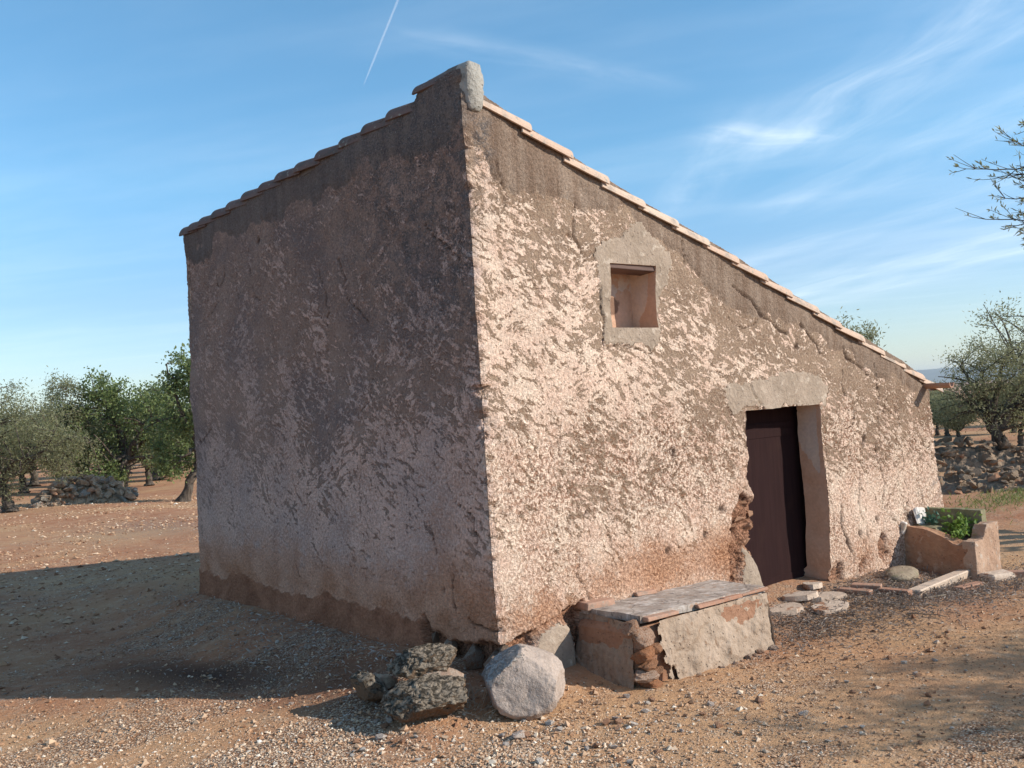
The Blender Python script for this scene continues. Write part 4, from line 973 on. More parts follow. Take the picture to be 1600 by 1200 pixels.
# twigs in the litter
r = np.random.default_rng(77)
def tube(pts, rad, seg_=5):
    pts = np.asarray(pts, float); n = len(pts); T = np.gradient(pts, axis=0); T /= np.maximum(np.linalg.norm(T, axis=1, keepdims=True), 1e-9)
    ref = np.array([0, 0, 1.0]) if abs(T[0, 2]) < .9 else np.array([1.0, 0, 0])
    A = np.cross(T, ref); A /= np.maximum(np.linalg.norm(A, axis=1, keepdims=True), 1e-9); B = np.cross(T, A)
    a = np.linspace(0, 2*PI, seg_, endpoint=False); rad = np.broadcast_to(rad, n)
    V = pts[:, None, :]+rad[:, None, None]*(np.cos(a)[None, :, None]*A[:, None, :]+np.sin(a)[None, :, None]*B[:, None, :])
    i_ = np.arange(n*seg_).reshape(n, seg_); j_ = np.roll(i_, -1, 1)
    return V.reshape(-1, 3), np.stack([i_[:-1], j_[:-1], j_[1:], i_[1:]], -1).reshape(-1, 4)
for k in range(16):
    x = [4.5, 4.75, 4.2, 3.6, 3.35, 4.9, 5.1, 3.9, 3.0, 2.7, 4.4, 4.65, 5.2, 3.7, 4.1, 4.95][k]; y = [-.35, -.15, -.95, -.95, -1.05, -1.05, -.9, -.85, -.75, -.7, -1.1, -.2, -1.2, -1.15, -.5, -.3][k]
    L = r.uniform(.12, .32); a = r.uniform(0, 2*PI); q = np.linspace(0, 1, 5)
    px = q*L*math.cos(a)+r.normal(0, .01, 5); py = q*L*math.sin(a)+r.normal(0, .01, 5); pz = .012+np.abs(r.normal(0, .012, 5))
    pz = pz+ground_z(x+px, y+py)-gzp(x, y)
    V, f = tube(np.stack([px, py, pz], -1), np.linspace(.006, .003, 5))
    tag(link('dead_twig', mesh_np('dead_twig', V, f, False, {'tint': np.full(len(V), .2+.6*r.random())}), M_STRAW, None, loc=(x, y, gzp(x, y))),
        'bleached dead twig lying in the leaf litter by the hut', 'twig', 'dead twigs in the leaf litter')

# ------------------------------------------------------------------ rocks by the corner
def vw(a, b, c, d): return (.766*a-.64*c, -.64*a-.77*c, b, d)      # right, up, towards the yard
p, f = rock_np(6, (.288, .272, .245), 3, .09, 1.3, .022, nfac=5, fd=(.84, 1.0), pit=.015, planes=(vw(-.60, .78, .2, .80), vw(.62, .72, .25, .78), vw(0, .15, 1, .72), vw(.95, -.1, .25, .84),
    vw(-.95, -.25, .25, .82), vw(-.55, -.85, .1, .76), vw(.45, -.9, .1, .80), vw(.25, .5, .9, .80), vw(0, -1, 0, .85)))
tag(link('boulder', mesh_np('boulder', p, f, True), M_BOULDER, None, loc=(-.065, -.31, .0), rot=(0, 0, 0)), 'large rounded pale grey boulder at the foot of the corner', 'boulder')
def rock(loc, dims, seed, rot, label, m_=M_KARST, pit=.07, sub=6, amp=.20):
    p, f = rock_np(sub, dims, seed, amp*.7, 1.7, .07, 0, pit, 18, (.60, .90))
    return tag(link('rock', mesh_np('rock', p, f, True), m_, None, loc=loc, rot=rot), label, 'rock')
rock((-.61, -.04, -.015), (.285, .215, .13), 14, (.12, -.08, -.72), 'flat lichen-covered rock lowest beside the round boulder')
rock((-.47, .22, .135), (.265, .19, .105), 19, (.05, -.06, -.65), 'pitted lichen-crusted rock lying on top near the corner')
rock((-.40, .10, .02), (.19, .17, .10), 23, (-.1, .15, -.5), 'reddish-edged rock wedged between the two lichen rocks', M_FOUND, .03, 4)
rock((-.73, .46, .0), (.12, .16, .10), 29, (.2, .3, .2), 'dark broken rock in shade left of the lichen rocks', M_KARST, .08, 4)
rock((-.62, .52, -.01), (.13, .12, .06), 31, (.2, .1, 1.2), 'small dark rock in shade close to the tall wall', M_LIMED, .08, 4)

# ------------------------------------------------------------------ kerb bricks, flagstones, loose stones
def place(name, me, m_, x, y, dz, rot, label, cat, group=None):
    return tag(link(name, me, m_, None, loc=(x, y, gzp(x, y)+dz), rot=rot), label, cat, group)
place('kerb_brick', slab_mesh('kerb_brick', .30, .09, .05, .006, 61), M_BRICK, 3.86, -.30, .015, (0, .03, -1.35), 'thin red brick edging nearest the right door jamb', 'brick')
place('kerb_brick', slab_mesh('kerb_brick', .26, .10, .06, .006, 62), M_BRICK, 4.07, -.30, .02, (.05, .02, -1.2), 'short red brick lying behind the door edging', 'brick')
place('kerb_brick', slab_mesh('kerb_brick', .27, .09, .06, .006, 63), M_BRICK, 4.03, -.60, .02, (0, 0, -1.5), 'red brick edging abutting the long slanted kerb', 'brick')
place('kerb_stone', slab_mesh('kerb_stone', 1.24, .11, .085, .014, 64, .01), M_TILE, 4.74, -.655, .03, (0, .012, .095), 'long slanted terracotta kerb running to the trough corner', 'kerb')
place('kerb_brick', slab_mesh('kerb_brick', .34, .10, .05, .012, 65), M_BRICK, 4.84, -.88, .012, (0, 0, -.15), 'reddish half-buried brick in litter before the trough', 'brick')
place('kerb_stone', slab_mesh('kerb_stone', .30, .19, .09, .02, 66, .02), M_FLAG, 5.46, -.86, .02, (.05, .02, -.35), 'mossy pale block at the foot of the trough front', 'stone')
place('kerb_brick', slab_mesh('kerb_brick', .26, .12, .07, .006, 67), M_BRICK, 5.68, -.98, .02, (0, 0, -.95), 'dark red brick right of the mossy block', 'brick')
M_MOUND = cement_material('mound_stone', (.25, .195, .135), (.31, .245, .175), (.22, .20, .12), .008, 30)
p, f = rock_np(4, (.26, .16, .08), 41, .14, 1.4, .03)
tag(link('mound_stone', mesh_np('mound_stone', p, f, True), M_MOUND, None, loc=(4.75, -.27, gzp(4.75, -.27)-.01), rot=(0, 0, .2)), 'rounded half-buried stone in the litter left of the trough', 'stone')
def flag(x, y, lx, ly, seed, rz, label, dz=.015, tilt=.06):
    r_ = random.Random(seed); bm = bmesh.new(); n = 9
    vs = [bm.verts.new((math.cos(2*PI*k/n)*lx*r_.uniform(.8, 1.05), math.sin(2*PI*k/n)*ly*r_.uniform(.8, 1.05), .02)) for k in range(n)]
    vb = [bm.verts.new((v_.co.x*1.04, v_.co.y*1.04, -.025)) for v_ in vs]
    bm.faces.new(vs); bm.faces.new(vb[::-1])
    for k in range(n): bm.faces.new((vs[k], vb[k], vb[(k+1) % n], vs[(k+1) % n]))
    place('flagstone', bm_mesh('flagstone', bm), M_FLAG, x, y, dz, (r_.uniform(-tilt, tilt), r_.uniform(-tilt, tilt), rz), label, 'flagstone')
flag(2.93, -.20, .20, .12, 1, -.3, 'flat beige flagstone touching the right end of the bench')
flag(3.28, -.12, .16, .10, 2, -.6, 'raised tilted flagstone in front of the threshold', .04, .14)
flag(3.52, -.22, .22, .13, 3, -.4, 'pale wide flagstone below the right door jamb')
flag(3.27, -.42, .21, .14, 4, .1, 'outermost flat flagstone of the doorstep, furthest from the door', .012)
flag(3.70, .02, .12, .09, 5, .4, 'small grey flagstone against the right door jamb foot', .03)

loose = [hull_stone(500+i, 12, (1, .8, .6), 'loose_stone') for i in range(8)]
for me in loose[:5]: me.materials.append(M_PALE)
for me in loose[5:]: me.materials.append(M_REDSTONE)
def hidden(x, y): return (-.08 < x < 6.3 and -.05 < y < 5.3) or (.55 < x < 2.3 and -.75 < y < 0) or (5.25 < x < 6 and -.8 < y < 0)
def scatter(n, cx_, cy_, sx, sy, smin, smax, label, group, seed, exact=None):
    r_ = random.Random(seed); k = 0
    while k < n:
        if exact: x, y = exact[k]
        else: x, y = r_.gauss(cx_, sx), r_.gauss(cy_, sy)
        if hidden(x, y): continue
        s_ = smin+(smax-smin)*r_.random()**2
        o = link('loose_stone', loose[r_.randrange(8)], None, None, loc=(x, y, gzp(x, y)+s_*.25), rot=(r_.uniform(-.3, .3), r_.uniform(-.3, .3), r_.uniform(0, 6.28)), scale=(s_, s_, s_*r_.uniform(.7, 1)))
        tag(o, label.replace('loose stone', ('pale' if o.data in loose[:5] else 'reddish')+' loose stone').replace('pale pale', 'pale').replace('pale reddish', 'reddish'), 'stone', group); k += 1
scatter(70, -1.6, -.4, 1.1, .7, .012, .04, 'small loose stone on the sunlit gravel in the foreground', 'loose stones on the sunlit foreground gravel', 1)
scatter(60, -.6, 2.6, .5, 1.4, .012, .035, 'small loose stone on shaded gravel beside the tall wall', 'loose stones in the shade of the tall wall', 2)
scatter(45, .1, -1.1, .5, .3, .014, .045, 'small loose stone on gravel below the bench end', 'loose stones below the bench end', 3)
scatter(60, 2.2, -1.7, 1.3, .5, .010, .035, 'small loose stone on red earth right of the bench', 'loose stones on the red earth right of the bench', 4)
scatter(14, -.95, .02, .16, .10, .02, .045, 'brownish pebble in the cluster left of the lichen rocks', 'pebble cluster left of the lichen rocks', 5)
o = link('loose_stone', loose[0], None, None, loc=(-.42, -.66, gzp(-.42, -.66)+.02), rot=(0, 0, .5), scale=(.062, .06, .05)); tag(o, 'rounded fist-sized stone just below the big boulder', 'stone')
o = link('loose_stone', loose[1], None, None, loc=(5.0, -1.0, gzp(5., -1.)+.02), rot=(.4, .3, .5), scale=(.05, .035, .03)); o.active_material  # white chip
tag(o, 'white stone chip in the litter in front of the trough', 'stone')

# gravel: countless pebbles
def gravel_mesh(n, seed):
    r = np.random.default_rng(seed)
    rad = 7.5*r.random(n)**.75; a = r.random(n)*2*PI
    x = -.6+rad*np.cos(a)*1.0; y = -.9+rad*np.sin(a)
    m2 = r.random(n) < .12; x = np.where(m2, r.uniform(-3, 9, n), x); y = np.where(m2, r.uniform(-3.5, 12, n), y)
    cov = fbm(x*1.3, y*1.3, 21, 4)
    gd = .30+.9*np.exp(-((x+2.0)/2.0)**2-((y+.2)/2.0)**2)+.5*np.exp(-((x-.2)/1.2)**2-((y+1.5)/.9)**2)+.10*np.exp(-((x+.7)/.7)**2-((y-3.2)/1.8)**2)-.25*np.exp(-((x+.9)/.9)**2)*sstep(.8, 1.8, y)+.35*np.exp(-((x+2.6)/1.2)**2-((y-.8)/1.2)**2)
    cov = cov*(.35+1.15*sstep(.36, .60, fbm(x*.35+y*.1, y*1.7-x*.35, 33, 3)))
    inside = ((x > -.05) & (x < 6.2) & (y > -.02) & (y < 5.2)) | ((x > .62) & (x < 2.25) & (y > -.66) & (y < .1))
    # nothing behind the camera's back
    fwd = (x+4.0)*.64+(y+5.09)*.766
    ok = (r.random(n) < gd*(.35+1.1*cov)) & ~inside & (fwd > 2.5)
    x, y = x[ok], y[ok]; n = len(x)
    gd = gd[ok]
    s_ = .0043*np.exp(r.normal(0, .58, n)); s_ = np.minimum(s_, .026)
    oct_ = np.array([[1, 0, 0], [-1, 0, 0], [0, 1, 0], [0, -1, 0], [0, 0, 1], [0, 0, -1]], float)
    of = np.array([[0, 2, 4], [2, 1, 4], [1, 3, 4], [3, 0, 4], [2, 0, 5], [1, 2, 5], [3, 1, 5], [0, 3, 5]])
    th = r.random(n)*2*PI; c, s = np.cos(th), np.sin(th)
    K = oct_[None]*(r.uniform(.7, 1.35, (n, 6, 1)))+r.normal(0, .22, (n, 6, 3))
    K[:, :, 2] *= .7; K *= s_[:, None, None]
    X = K[:, :, 0]*c[:, None]-K[:, :, 1]*s[:, None]+x[:, None]; Y = K[:, :, 0]*s[:, None]+K[:, :, 1]*c[:, None]+y[:, None]
    Z = K[:, :, 2]+(ground_z(x, y)+s_*.3)[:, None]
    V = np.stack([X, Y, Z], -1).reshape(-1, 3); f = (of[None]+(np.arange(n)*6)[:, None, None]).reshape(-1, 3)
    tint = np.clip(r.normal(.34, .20, n)+.26*np.clip(gd-.5, -.4, .8), 0, 1)
    return mesh_np('gravel', V, f, False, {'tint': np.repeat(tint, 6)})
o = link('gravel', gravel_mesh(340000, 5), M_PEBBLE); o['kind'] = 'stuff'; o['label'] = 'fine pale and reddish gravel over the red earth'; o['category'] = 'gravel'

def field_mesh(n, seed):
    r = np.random.default_rng(seed); x = r.uniform(-4, 16, n); y = r.uniform(3.5, 27, n)
    ok = ~((x > -.1) & (x < 6.3) & (y < 5.3)) & (r.random(n) < sstep(.35, .62, fbm(x*.5, y*.5, 13, 4))*.9+.1); x, y = x[ok], y[ok]; n = len(x)
    s_ = np.minimum(.010*np.exp(r.normal(0, .5, n)), .045)
    oct_ = np.array([[1, 0, 0], [-1, 0, 0], [0, 1, 0], [0, -1, 0], [0, 0, 1], [0, 0, -1]], float)
    of = np.array([[0, 2, 4], [2, 1, 4], [1, 3, 4], [3, 0, 4], [2, 0, 5], [1, 2, 5], [3, 1, 5], [0, 3, 5]])
    K = (oct_[None]*r.uniform(.7, 1.4, (n, 6, 1))+r.normal(0, .2, (n, 6, 3)))*s_[:, None, None]*np.array([1.2, 1.0, .7])
    V = (K+np.stack([x, y, ground_z(x, y)+s_*.25], -1)[:, None, :]).reshape(-1, 3)
    return mesh_np('field_gravel', V, (of[None]+(np.arange(n)*6)[:, None, None]).reshape(-1, 3), False, {'tint': np.repeat(np.clip(r.normal(.36, .20, n), 0, 1), 6)})
o = link('field_gravel', field_mesh(60000, 8), M_PEBBLE); o['kind'] = 'stuff'; o['label'] = 'scattered pale stones over the red field behind the hut'; o['category'] = 'gravel'

# ------------------------------------------------------------------ stone heaps
heap_st = [hull_stone(600+i, 13, (1, .8, .62), 'stone') for i in range(10)]
for me in heap_st[:7]: me.materials.append(M_LIMED)
heap_st[7].materials.append(M_LIME); heap_st[8].materials.append(M_LIME); heap_st[9].materials.append(M_REDSTONE)
M_HEAPD = stone_material('weathered_rubble', (.30, .215, .15), (.36, .265, .18), (.15, .12, .09), .5)
heap_dk = []
for me in heap_st:
    m2 = me.copy(); m2.materials.clear(); m2.materials.append(M_HEAPD if len(heap_dk) < 9 else M_REDSTONE); heap_dk.append(m2)
def heap(name, p0, p1, width, h, n, smin, smax, label, seed, prof, dark=False):
    r_ = random.Random(seed); c = ((p0[0]+p1[0])/2, (p0[1]+p1[1])/2); gzc = gzp(*c)
    L = math.hypot(p1[0]-p0[0], p1[1]-p0[1]); a = math.atan2(p1[1]-p0[1], p1[0]-p0[0])
    E_ = empty(name, (c[0], c[1], gzc), label, 'stone heap', None, a)
    nu, nv = 90, 44; u = np.linspace(-1, 1, nu); v = np.linspace(-1, 1, nv); Ug, Vg = np.meshgrid(u, v, indexing='ij')
    def zf(U_, V_): return h*np.interp(U_, np.linspace(-1, 1, len(prof)), prof)*np.clip(1-np.abs(V_)**2.2, 0, 1)
    Z = zf(Ug, Vg)*.78-.08+(fbm(Ug*6, Vg*5, seed, 3)-.5)*.08+(fbm(Ug*17, Vg*9, seed+3, 2)-.5)*.22
    link('rubble', mesh_np('rubble', np.stack([Ug*L/2, Vg*width/2, Z], -1).reshape(-1, 3), grid_faces(nu, nv), False), M_HEAPD if dark else M_LIMED, E_)
    for k in range(n):
        U_ = r_.uniform(-1, 1); V_ = r_.uniform(-1, 1)
        if r_.random() < .65: V_ = -abs(V_)
        s_ = smin+(smax-smin)*r_.random()**1.6
        z = float(zf(U_, V_))
        hs = heap_dk if dark else heap_st
        me = hs[min(9, int(r_.random()*10))] if z > .12 else hs[r_.choice([2, 4, 7, 8, 9])]
        o = bpy.data.objects.new('stone', me); COL.objects.link(o); o.parent = E_
        o.location = (U_*L/2+r_.uniform(-.05, .05), V_*width/2, z*.92+s_*.1); o.scale = (s_, s_*.9, s_*r_.uniform(.7, 1.1))
        o.rotation_euler = (r_.uniform(-.6, .6), r_.uniform(-.6, .6), r_.uniform(0, 6.28))
    return E_
heap('stone_heap', (3.05, 24.6), (5.5, 23.85), 1.6, .76, 190, .09, .23, 'heap of grey field stones between the olive and carob trees', 3, (.2, .6, .95, 1.0, .98, .9, .8, .55, .2))
heap('stone_heap', (12.35, 4.5), (15.4, .2), 2.0, .42, 300, .05, .14, 'low heap of small stones behind the trough on the right', 5, (.9, .92, .95, .85, .8, .82, .7, .6, .5), True)
heap('stone_heap', (16.0, 7.2), (18.2, 4.0), 1.6, .75, 140, .08, .18, 'darker stone heap further back under the right olive', 9, (.6, .9, 1.0, .9, .95, .8, .5), True)

# ------------------------------------------------------------------ trees
def bez(p0, p1, sag, n, r):
    p0 = np.array(p0, float); p1 = np.array(p1, float); m_ = (p0+p1)/2+np.array(sag)+r.normal(0, .06, 3)*np.linalg.norm(p1-p0)
    t = np.linspace(0, 1, n)[:, None]; return (1-t)**2*p0+2*t*(1-t)*m_+t*t*p1
def tree_mesh(seed, trunk, r0, blobs, n_limb, n_branch, n_twig, leaves, ln, wd, droop=0.0, tuft=.22, gap=.5, stem_r=.006, along=.35):
    """trunk: list of points; blobs: (x,y,z,rx,ry,rz,weight) crown volumes, all relative to the tree's base."""
    r = np.random.default_rng(seed); V = []; F = []; nv = 0
    def add(pts, rad, sg=6):
        nonlocal nv
        v, f = tube(pts, rad, sg); V.append(v); F.append(f+nv); nv += len(v)
    tk = np.array(trunk, float); q = np.linspace(0, 1, 14)
    tp = np.stack([np.interp(q, np.linspace(0, 1, len(tk)), tk[:, k]) for k in range(3)], -1); tp[1:-1] += r.normal(0, r0*.16, (12, 3))
    rad = r0*(1.0-.42*q)+r0*.75*np.exp(-q*14); v, f = tube(tp, rad, 12)
    v = v+np.repeat(rad, 12)[:, None]*.22*(r.random((len(v), 3))-.5); V.append(v); F.append(f); nv += len(v)
    B = np.array(blobs, float); wts = B[:, 6]/B[:, 6].sum()
    def crown(n, shell):
        k = r.choice(len(B), n, p=wts); d = unit(n, r); rr = (shell+(1-shell)*r.random(n))**(1/1.6)
        p = B[k, :3]+d*rr[:, None]*B[k, 3:6]
        return p
    nodes = [tp[-1], tp[-4]]; nrad = [r0*.55, r0*.6]
    tg = crown(n_limb, .2)
    for p in tg:
        P = bez(nodes[0 if r.random() < .6 else 1], p, (0, 0, .25*np.linalg.norm(p-tp[-1])*.5), 8, r)
        P[2:-1] += r.normal(0, .04, (5, 3)); rd = np.linspace(r0*.46, r0*.13, 8); add(P, rd, 7)
        for k in range(2, 8): nodes.append(P[k]); nrad.append(rd[k])
    def grow(targets, frac, minr, npt, sg):
        nonlocal nodes, nrad
        new = []; newr = []; paths = []
        NA = np.array(nodes); NR = np.array(nrad)
        for p in targets:
            d = np.linalg.norm(NA-p, axis=1)+.6*np.maximum(0, NA[:, 2]-p[2]); k = int(np.argmin(d)); L = np.linalg.norm(NA[k]-p)
            P = bez(NA[k], p, (0, 0, .10*L-droop*L), npt, r); rs = max(minr, NR[k]*frac); rd = np.linspace(rs, max(minr*.6, rs*.35), npt); add(P, rd, sg); paths.append(P)
            for q_ in range(1, npt): new.append(P[q_]); newr.append(rd[q_])
        nodes += new; nrad += newr; return paths
    grow(crown(n_branch, .35), .6, stem_r*1.8, 6, 5)
    tips = crown(n_twig, gap)
    paths = grow(tips, .5, stem_r, 5, 3)
    bark = mesh_np('trunk', np.concatenate(V), np.concatenate(F), True)
    # leaves in sprays along the outer part of each twig
    LP = []; LD = []; LT = []
    per = max(1, leaves//len(paths))
    for P in paths:
        m_ = max(2, int(per*r.uniform(.4, 1.6))); t = along+(1-along)*r.random(m_)**.7; k = t*(len(P)-1); i0 = np.minimum(k.astype(int), len(P)-2); fr_ = (k-i0)[:, None]
        c = P[i0]*(1-fr_)+P[i0+1]*fr_; c = c+r.normal(0, tuft*.45, (m_, 3))*(.35+t[:, None])
        ax = P[-1]-P[0]; ax = ax/max(np.linalg.norm(ax), 1e-6)
        d = unit(m_, r)+ax*.7+np.array([0, 0, .25-droop]); LP.append(c); LD.append(d/np.linalg.norm(d, axis=1, keepdims=True))
        LT.append(np.clip(r.normal(.42+.25*(r.random()-.5), .22, m_), 0, 1))
    LP = np.concatenate(LP); LD = np.concatenate(LD); LT = np.concatenate(LT); n = len(LP)
    N = unit(n, r); N[:, 2] += .5; N /= np.linalg.norm(N, axis=1, keepdims=True)
    v, f = leaf_quads(LP, LD, N, ln*r.uniform(.6, 1.3, n), wd*r.uniform(.7, 1.3, n), .05)
    return bark, mesh_np('crown', v, f, False, {'tint': np.repeat(LT, 4)})
def tree(name, x, y, meshes, leaf_m, label, cat, rz=0.0, sc=1.0, group=None, dz=0.0):
    E_ = empty(name, (x, y, gzp(x, y)-.03+dz), label, cat, group, rz); E_.scale = (sc, sc, sc)
    link('trunk', meshes[0], M_BARK, E_); link('crown', meshes[1], leaf_m, E_); return E_
# (1) olive at the left edge
olA = tree_mesh(11, [(0, 0, 0), (-.05, 0, .35), (-.18, .05, .75), (-.12, .1, 1.05)], .15,
                [(-.5, 0, 2.1, 1.5, 1.4, 1.15, 2.5), (.9, 0, 1.75, 1.15, 1.2, .95, 1.6), (1.6, -.1, 1.5, .8, .9, .7, .8), (-.2, .2, 2.9, .9, .9, .6, 1.0), (-1.6, 0, 1.9, .9, .9, .9, .8), (.15, -.2, .75, .45, .5, .5, .35)],
                8, 90, 520, 17000, .085, .028, .05, .26, .30)
tree('olive_tree', 2.05, 23.15, olA, M_OLIVE, 'spreading grey-green olive tree at the left edge before the stone heap', 'olive tree', -.7)
# (2) taller sparse olive behind
olB = tree_mesh(17, [(0, 0, 0), (.08, 0, .5), (.0, .05, 1.1), (.1, .05, 1.7)], .13,
                [(.1, 0, 2.9, .75, .75, 1.25, 1.6), (-.6, .1, 2.1, .9, .9, .8, .9), (.9, 0, 2.0, 1.0, .9, .75, 1.0), (0, 0, 1.4, 1.0, 1.0, .5, .5)],
                6, 60, 300, 11000, .10, .034, .0, .24, .30)
tree('olive_tree', 5.35, 30.3, olB, M_OLIVE, 'tall thin olive tree with an open crown behind the stone heap', 'olive tree', .4, 1.05)
# (3) carob
caA = tree_mesh(23, [(0, 0, 0), (.1, 0, .5), (.35, .05, .95), (.45, .05, 1.35)], .26,
                [(-.6, 0, 2.4, 1.5, 1.5, 1.5, 2.4), (.9, 0, 2.7, 1.4, 1.4, 1.25, 2.0), (-.9, 0, 1.1, 1.25, 1.3, .95, 1.2), (-.2, 0, 3.7, 1.0, 1.0, .75, 1.0), (1.9, .1, 2.7, .9, 1.0, 1.2, 1.1), (-1.5, .1, 2.0, .8, .9, 1.2, .8), (.1, -.7, .6, .7, .5, .6, .6), (1.6, 0, 1.5, 1.0, 1.0, .7, .8)],
                9, 120, 560, 17000, .105, .065, .04, .22, .22, .010)
tree('carob_tree', 7.0, 30.0, caA, M_CAROB, 'dense dark green carob tree behind the right of the stone heap', 'carob tree', -.75, 1.02)
# (4) tree whose leaning trunk shows at the hut's left edge
caB = tree_mesh(29, [(0, 0, 0), (.22, 0, .5), (.42, .05, 1.0), (.5, 0, 1.5)], .14,
                [(.6, 0, 2.9, .9, 1.0, 1.1, 1.8), (1.4, 0, 2.6, 1.2, 1.2, 1.0, 1.6), (.15, 0, 3.55, .5, .5, .7, .5), (2.3, 0, 2.4, .9, .9, .9, .8), (-.3, .3, 1.9, .8, .7, .8, .9), (-.2, -.1, 1.1, .6, .5, .5, .4)],
                6, 60, 340, 12000, .10, .062, .02, .24, .25, .007)
tree('carob_tree', 6.0, 21.3, caB, M_CAROB, 'carob tree half hidden behind the tall wall with a leaning dark trunk', 'carob tree', -.72)
# (5) the dark-trunked carob further back
tree('carob_tree', 11.0, 37.5, caA, M_CAROB, 'distant carob with a thick dark trunk seen under the nearer crown', 'carob tree', 2.2, 1.0)
# (6) olive on the right
olC = tree_mesh(37, [(0, 0, 0), (-.05, 0, .4), (-.2, 0, .75), (-.35, .05, 1.1)], .20,
                [(-.62, 0, 2.35, .95, 1.0, .75, 1.5), (-.1, 0, 2.5, 1.0, 1.1, .75, 1.5), (-.95, 0, 1.65, .65, .8, .5, .8), (.7, 0, 2.1, 1.2, 1.2, .9, 1.5), (0, 0, 1.25, 1.3, 1.2, .45, .7), (1.5, 0, 2.6, .8, .9, .9, .9)],
                9, 90, 430, 13000, .075, .026, .02, .22, .28)
tree('olive_tree', 18.0, 4.3, olC, M_OLIVE, 'dark open-crowned olive on the right behind the low stone heap', 'olive tree', -.70, .88)
tree('olive_tree', 21.0, 3.6, olC, M_OLIVE, 'olive at the right edge, farther than the open-crowned one', 'olive tree', 1.9, 1.15)
# peeking over the roof
tree('olive_tree', 14.9, 5.9, olB, M_OLIVE, 'olive whose top sprig shows just above the tiled roof edge', 'olive tree', 1.0, .86)
# background rows: individual olives of the grove
olD = tree_mesh(43, [(0, 0, 0), (.05, 0, .4), (0, .05, .8)], .16, [(0, 0, 1.9, 1.5, 1.5, 1.0, 2), (.8, .3, 1.7, 1.0, 1.0, .8, 1), (-.8, -.2, 1.6, 1.0, 1.0, .8, 1)], 6, 50, 260, 9000, .13, .05, .03, .3, .3, .010)
far = [(26.5, 9.4, .50, 0), (24.6, 6.7, .62, 2), (30.5, 11.7, .56, 1), (27.6, 7.6, .66, 4), (33.0, 13.6, .55, 3), (31.5, 9.8, .62, 5), (38, 12, .66, .5), (31.0, 12.3, .52, 3.3), (36, 18.5, .62, 2.6), (44, 19, .70, 1.2),
       (3.0, 38, 1.1, 1.4), (7.6, 44, 1.25, .3), (12.2, 52, 1.3, 2.4), (-.5, 33, 1.0, 3.6), (4.2, 54, 1.4, 4.4), (16, 48, 1.2, 5.2), (9.0, 63, 1.4, 3), (15.5, 66, 1.4, 1), (21, 62, 1.3, 2), (0.5, 47, 1.2, 5), (13.5, 41.5, 1.0, .8), (-3, 43, 1.2, 2.9), (-4, 58, 1.4, 1.9), (5.0, 34.5, .95, 2.2), (9.3, 33.5, .9, 1.1), (10.6, 46, 1.3, 4.0), (1.2, 36.5, 1.1, .2), (8.4, 39.5, 1.1, 3.1), (13.8, 50, 1.3, 5.5), (6.2, 49, 1.3, 2.0)]
for k, (x, y, s_, rz) in enumerate(far):
    right = x > 20
    tree('olive_tree', x, y, olD, M_OLIVE, 'grey-green olive of the grove beyond the right stone heaps' if right else 'grey-green olive of the distant grove left of the hut', 'olive tree', rz, s_,
         'olive grove beyond the right heaps' if right else 'distant olive grove on the left')
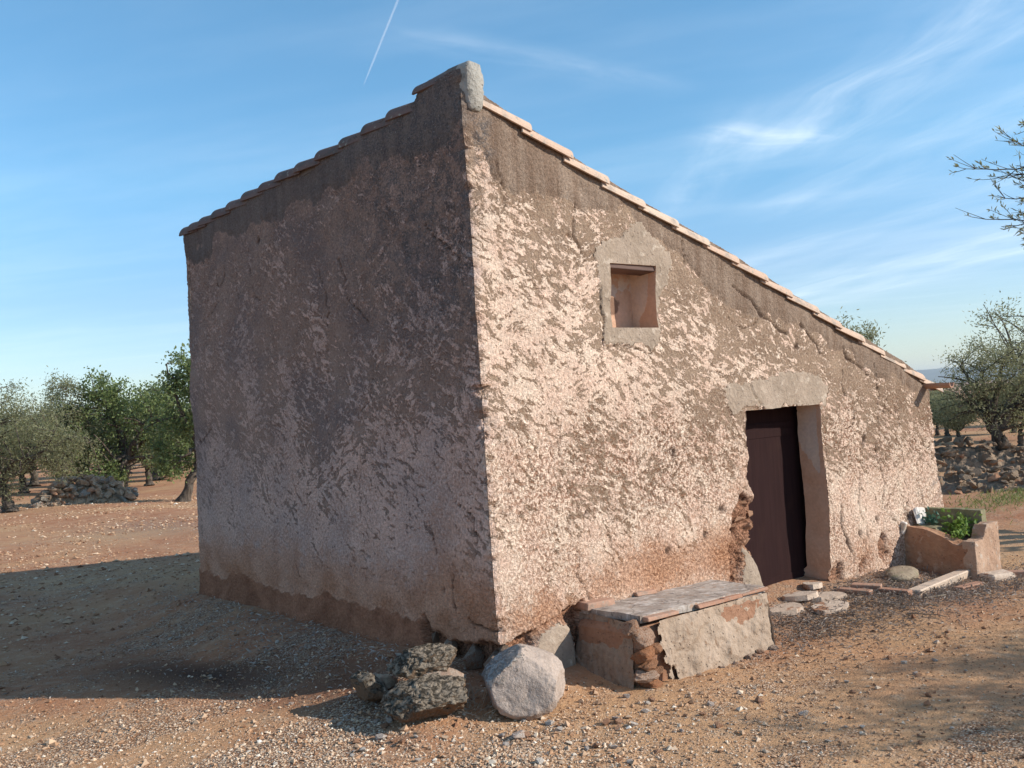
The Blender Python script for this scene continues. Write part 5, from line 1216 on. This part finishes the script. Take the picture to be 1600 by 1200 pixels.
# (7) the near olive on the right, whose bare twigs hang into the frame
olE = tree_mesh(53, [(0, 0, 0), (-.1, .05, .6), (-.25, .1, 1.2), (-.3, .15, 1.8)], .24,
                [(-.8, .3, 3.6, 1.5, 1.4, .9, 1.6), (.6, 0, 3.9, 1.4, 1.4, .9, 1.5), (.2, -.8, 3.2, 1.3, 1.0, .8, 1.0)], 8, 60, 200, 3800, .065, .014, .0, .2, .2, .005)
TX_, TY_ = 11.2, -3.7
nearE = empty('olive_tree', (TX_, TY_, gzp(TX_, TY_)-.03), 'near olive whose bare leafy twigs hang in at upper right', 'olive tree')
link('trunk', olE[0], M_BARK, nearE); link('crown', olE[1], M_OLIVE, nearE)
r = np.random.default_rng(61)
def near_sprays():
    V = []; F = []; nv = 0; LP = []; LD = []
    base = np.array([TX_, TY_, gzp(TX_, TY_)-.03])
    root = np.array([9.7, -3.0, 3.45])
    # main drooping limb ends (world), then side twigs with upturned leafy tips
    ends = [(6.02, -.52, 3.42), (6.05, -.50, 3.93), (6.22, -.72, 3.62), (6.30, -.70, 3.30), (6.42, -.82, 4.22), (6.25, -.75, 3.80), (6.38, -.95, 3.16), (6.55, -1.0, 4.30), (6.5, -.9, 3.75), (6.45, -.95, 3.5), (6.6, -1.1, 3.95)]
    mids = [np.array([7.15, -1.45, 3.62]), np.array([7.05, -1.40, 3.95]), np.array([7.15, -1.5, 3.38])]
    for m_ in mids:
        P = bez(root, m_, (0, 0, .15), 7, r); v, f = tube(P, np.linspace(.030, .014, 7), 6); V.append(v); F.append(f+nv); nv += len(v)
    for e in ends:
        e = np.array(e)+np.array([.10, -.08, 0]); m_ = mids[int(np.argmin([abs(q[2]-e[2]) for q in mids]))]
        P = bez(m_, e, (0, 0, -.10), 12, r); P[1:-1] += r.normal(0, .012, (10, 3)); v, f = tube(P, np.linspace(.012, .003, 12), 4); V.append(v); F.append(f+nv); nv += len(v)
        for k in range(16):
            j = r.integers(3, 12); L = r.uniform(.08, .34); d = (e-m_)/np.linalg.norm(e-m_)*.7+r.normal(0, .45, 3)+np.array([0, 0, .28]); d /= np.linalg.norm(d)
            Q = bez(P[j], P[j]+d*L, (0, 0, -.05*L), 5, r); v, f = tube(Q, np.linspace(.0042, .002, 5), 3); V.append(v); F.append(f+nv); nv += len(v)
            if r.random() < .8:
                nl = r.integers(3, 11); tt = r.uniform(.4, 1, nl)
                for t_ in tt:
                    LP.append(Q[0]*(1-t_)+Q[-1]*t_); q_ = d*.8+r.normal(0, .5, 3)+np.array([0, 0, .3]); LD.append(q_/np.linalg.norm(q_))
    LP = np.array(LP)-base; LD = np.array(LD); n = len(LP)
    v, f = leaf_quads(LP, LD, unit(n, r), r.uniform(.045, .075, n), r.uniform(.011, .017, n), .03)
    return mesh_np('branch', np.concatenate(V)-base, np.concatenate(F), True), mesh_np('spray', v, f, False, {'tint': np.repeat(r.random(n)*.6, 4)})
bm_, sm_ = near_sprays()
br_o = link('branch', bm_, M_BARK, nearE); link('leaf_spray', sm_, M_OLIVE, br_o)['kind'] = 'stuff'
# (8) olive out of frame on the right that dapples the foreground
olF = tree_mesh(59, [(0, 0, 0), (.05, .05, .5), (0, .1, 1.1), (.1, .1, 1.5)], .18,
                [(0, 0, 2.5, 1.2, .9, .55, 1.5), (-.6, .4, 2.7, .9, .7, .5, 1.0), (.7, -.3, 2.4, .9, .8, .5, 1.0)], 6, 40, 190, 9000, .065, .018, .0, .22, .2, .006)
tree('olive_tree', 5.3, -6.5, olF, M_OLIVE, 'olive standing out of frame right that shades the foreground', 'olive tree', .5)

# ------------------------------------------------------------------ contrail
ca = np.array([.522, .753, .402]); cb = np.array([.505, .797, .330]); alt = 3200.0
Pa = CAMPOS+ca*(alt/ca[2]); Pb = CAMPOS+cb*(alt/cb[2]); Pa = Pa+(Pa-Pb)*.5
q = np.linspace(0, 1, 30)[:, None]; V, f = tube(Pb*(1-q)+Pa*q, 2.2+6.5*np.clip(q[:, 0]*6, 0, 1)*(.85+.3*fbm(q[:, 0]*20, q[:, 0]*0, 4, 3)), 10)
m, t = mat('ice_trail')
mx = t.n('ShaderNodeMixShader', {0: .075, 1: t.n('ShaderNodeBsdfTransparent').outputs[0], 2: t.n('ShaderNodeAddShader', {0: t.n('ShaderNodeBsdfDiffuse', {'Color': (.75, .75, .75, 1)}).outputs[0], 1: t.n('ShaderNodeBsdfTranslucent', {'Color': (.75, .75, .75, 1)}).outputs[0]}).outputs[0]})
t.n('ShaderNodeOutputMaterial', {'Surface': mx.outputs[0]})
o = tag(link('contrail', mesh_np('contrail', V, f, True), m), 'thin white aircraft vapour trail high in the blue sky', 'contrail')

# ------------------------------------------------------------------ haze
HAZE = True
if HAZE:
    x0, x1, y0, y1, z0, z1 = -9500, 9500, -9500, 9500, -16, 150
    V = [(x, y, z) for x in (x0, x1) for y in (y0, y1) for z in (z0, z1)]
    f = np.array([[0, 1, 3, 2], [4, 6, 7, 5], [0, 4, 5, 1], [2, 3, 7, 6], [0, 2, 6, 4], [1, 5, 7, 3]])
    m, t = mat('thin_haze')
    pv = t.n('ShaderNodeVolumePrincipled', {'Color': (.80, .90, 1.0, 1), 'Density': .00013, 'Anisotropy': .1})
    t.n('ShaderNodeOutputMaterial', {'Volume': pv.outputs[0]})
    o = link('haze', mesh_np('haze', V, f), m); o['kind'] = 'stuff'
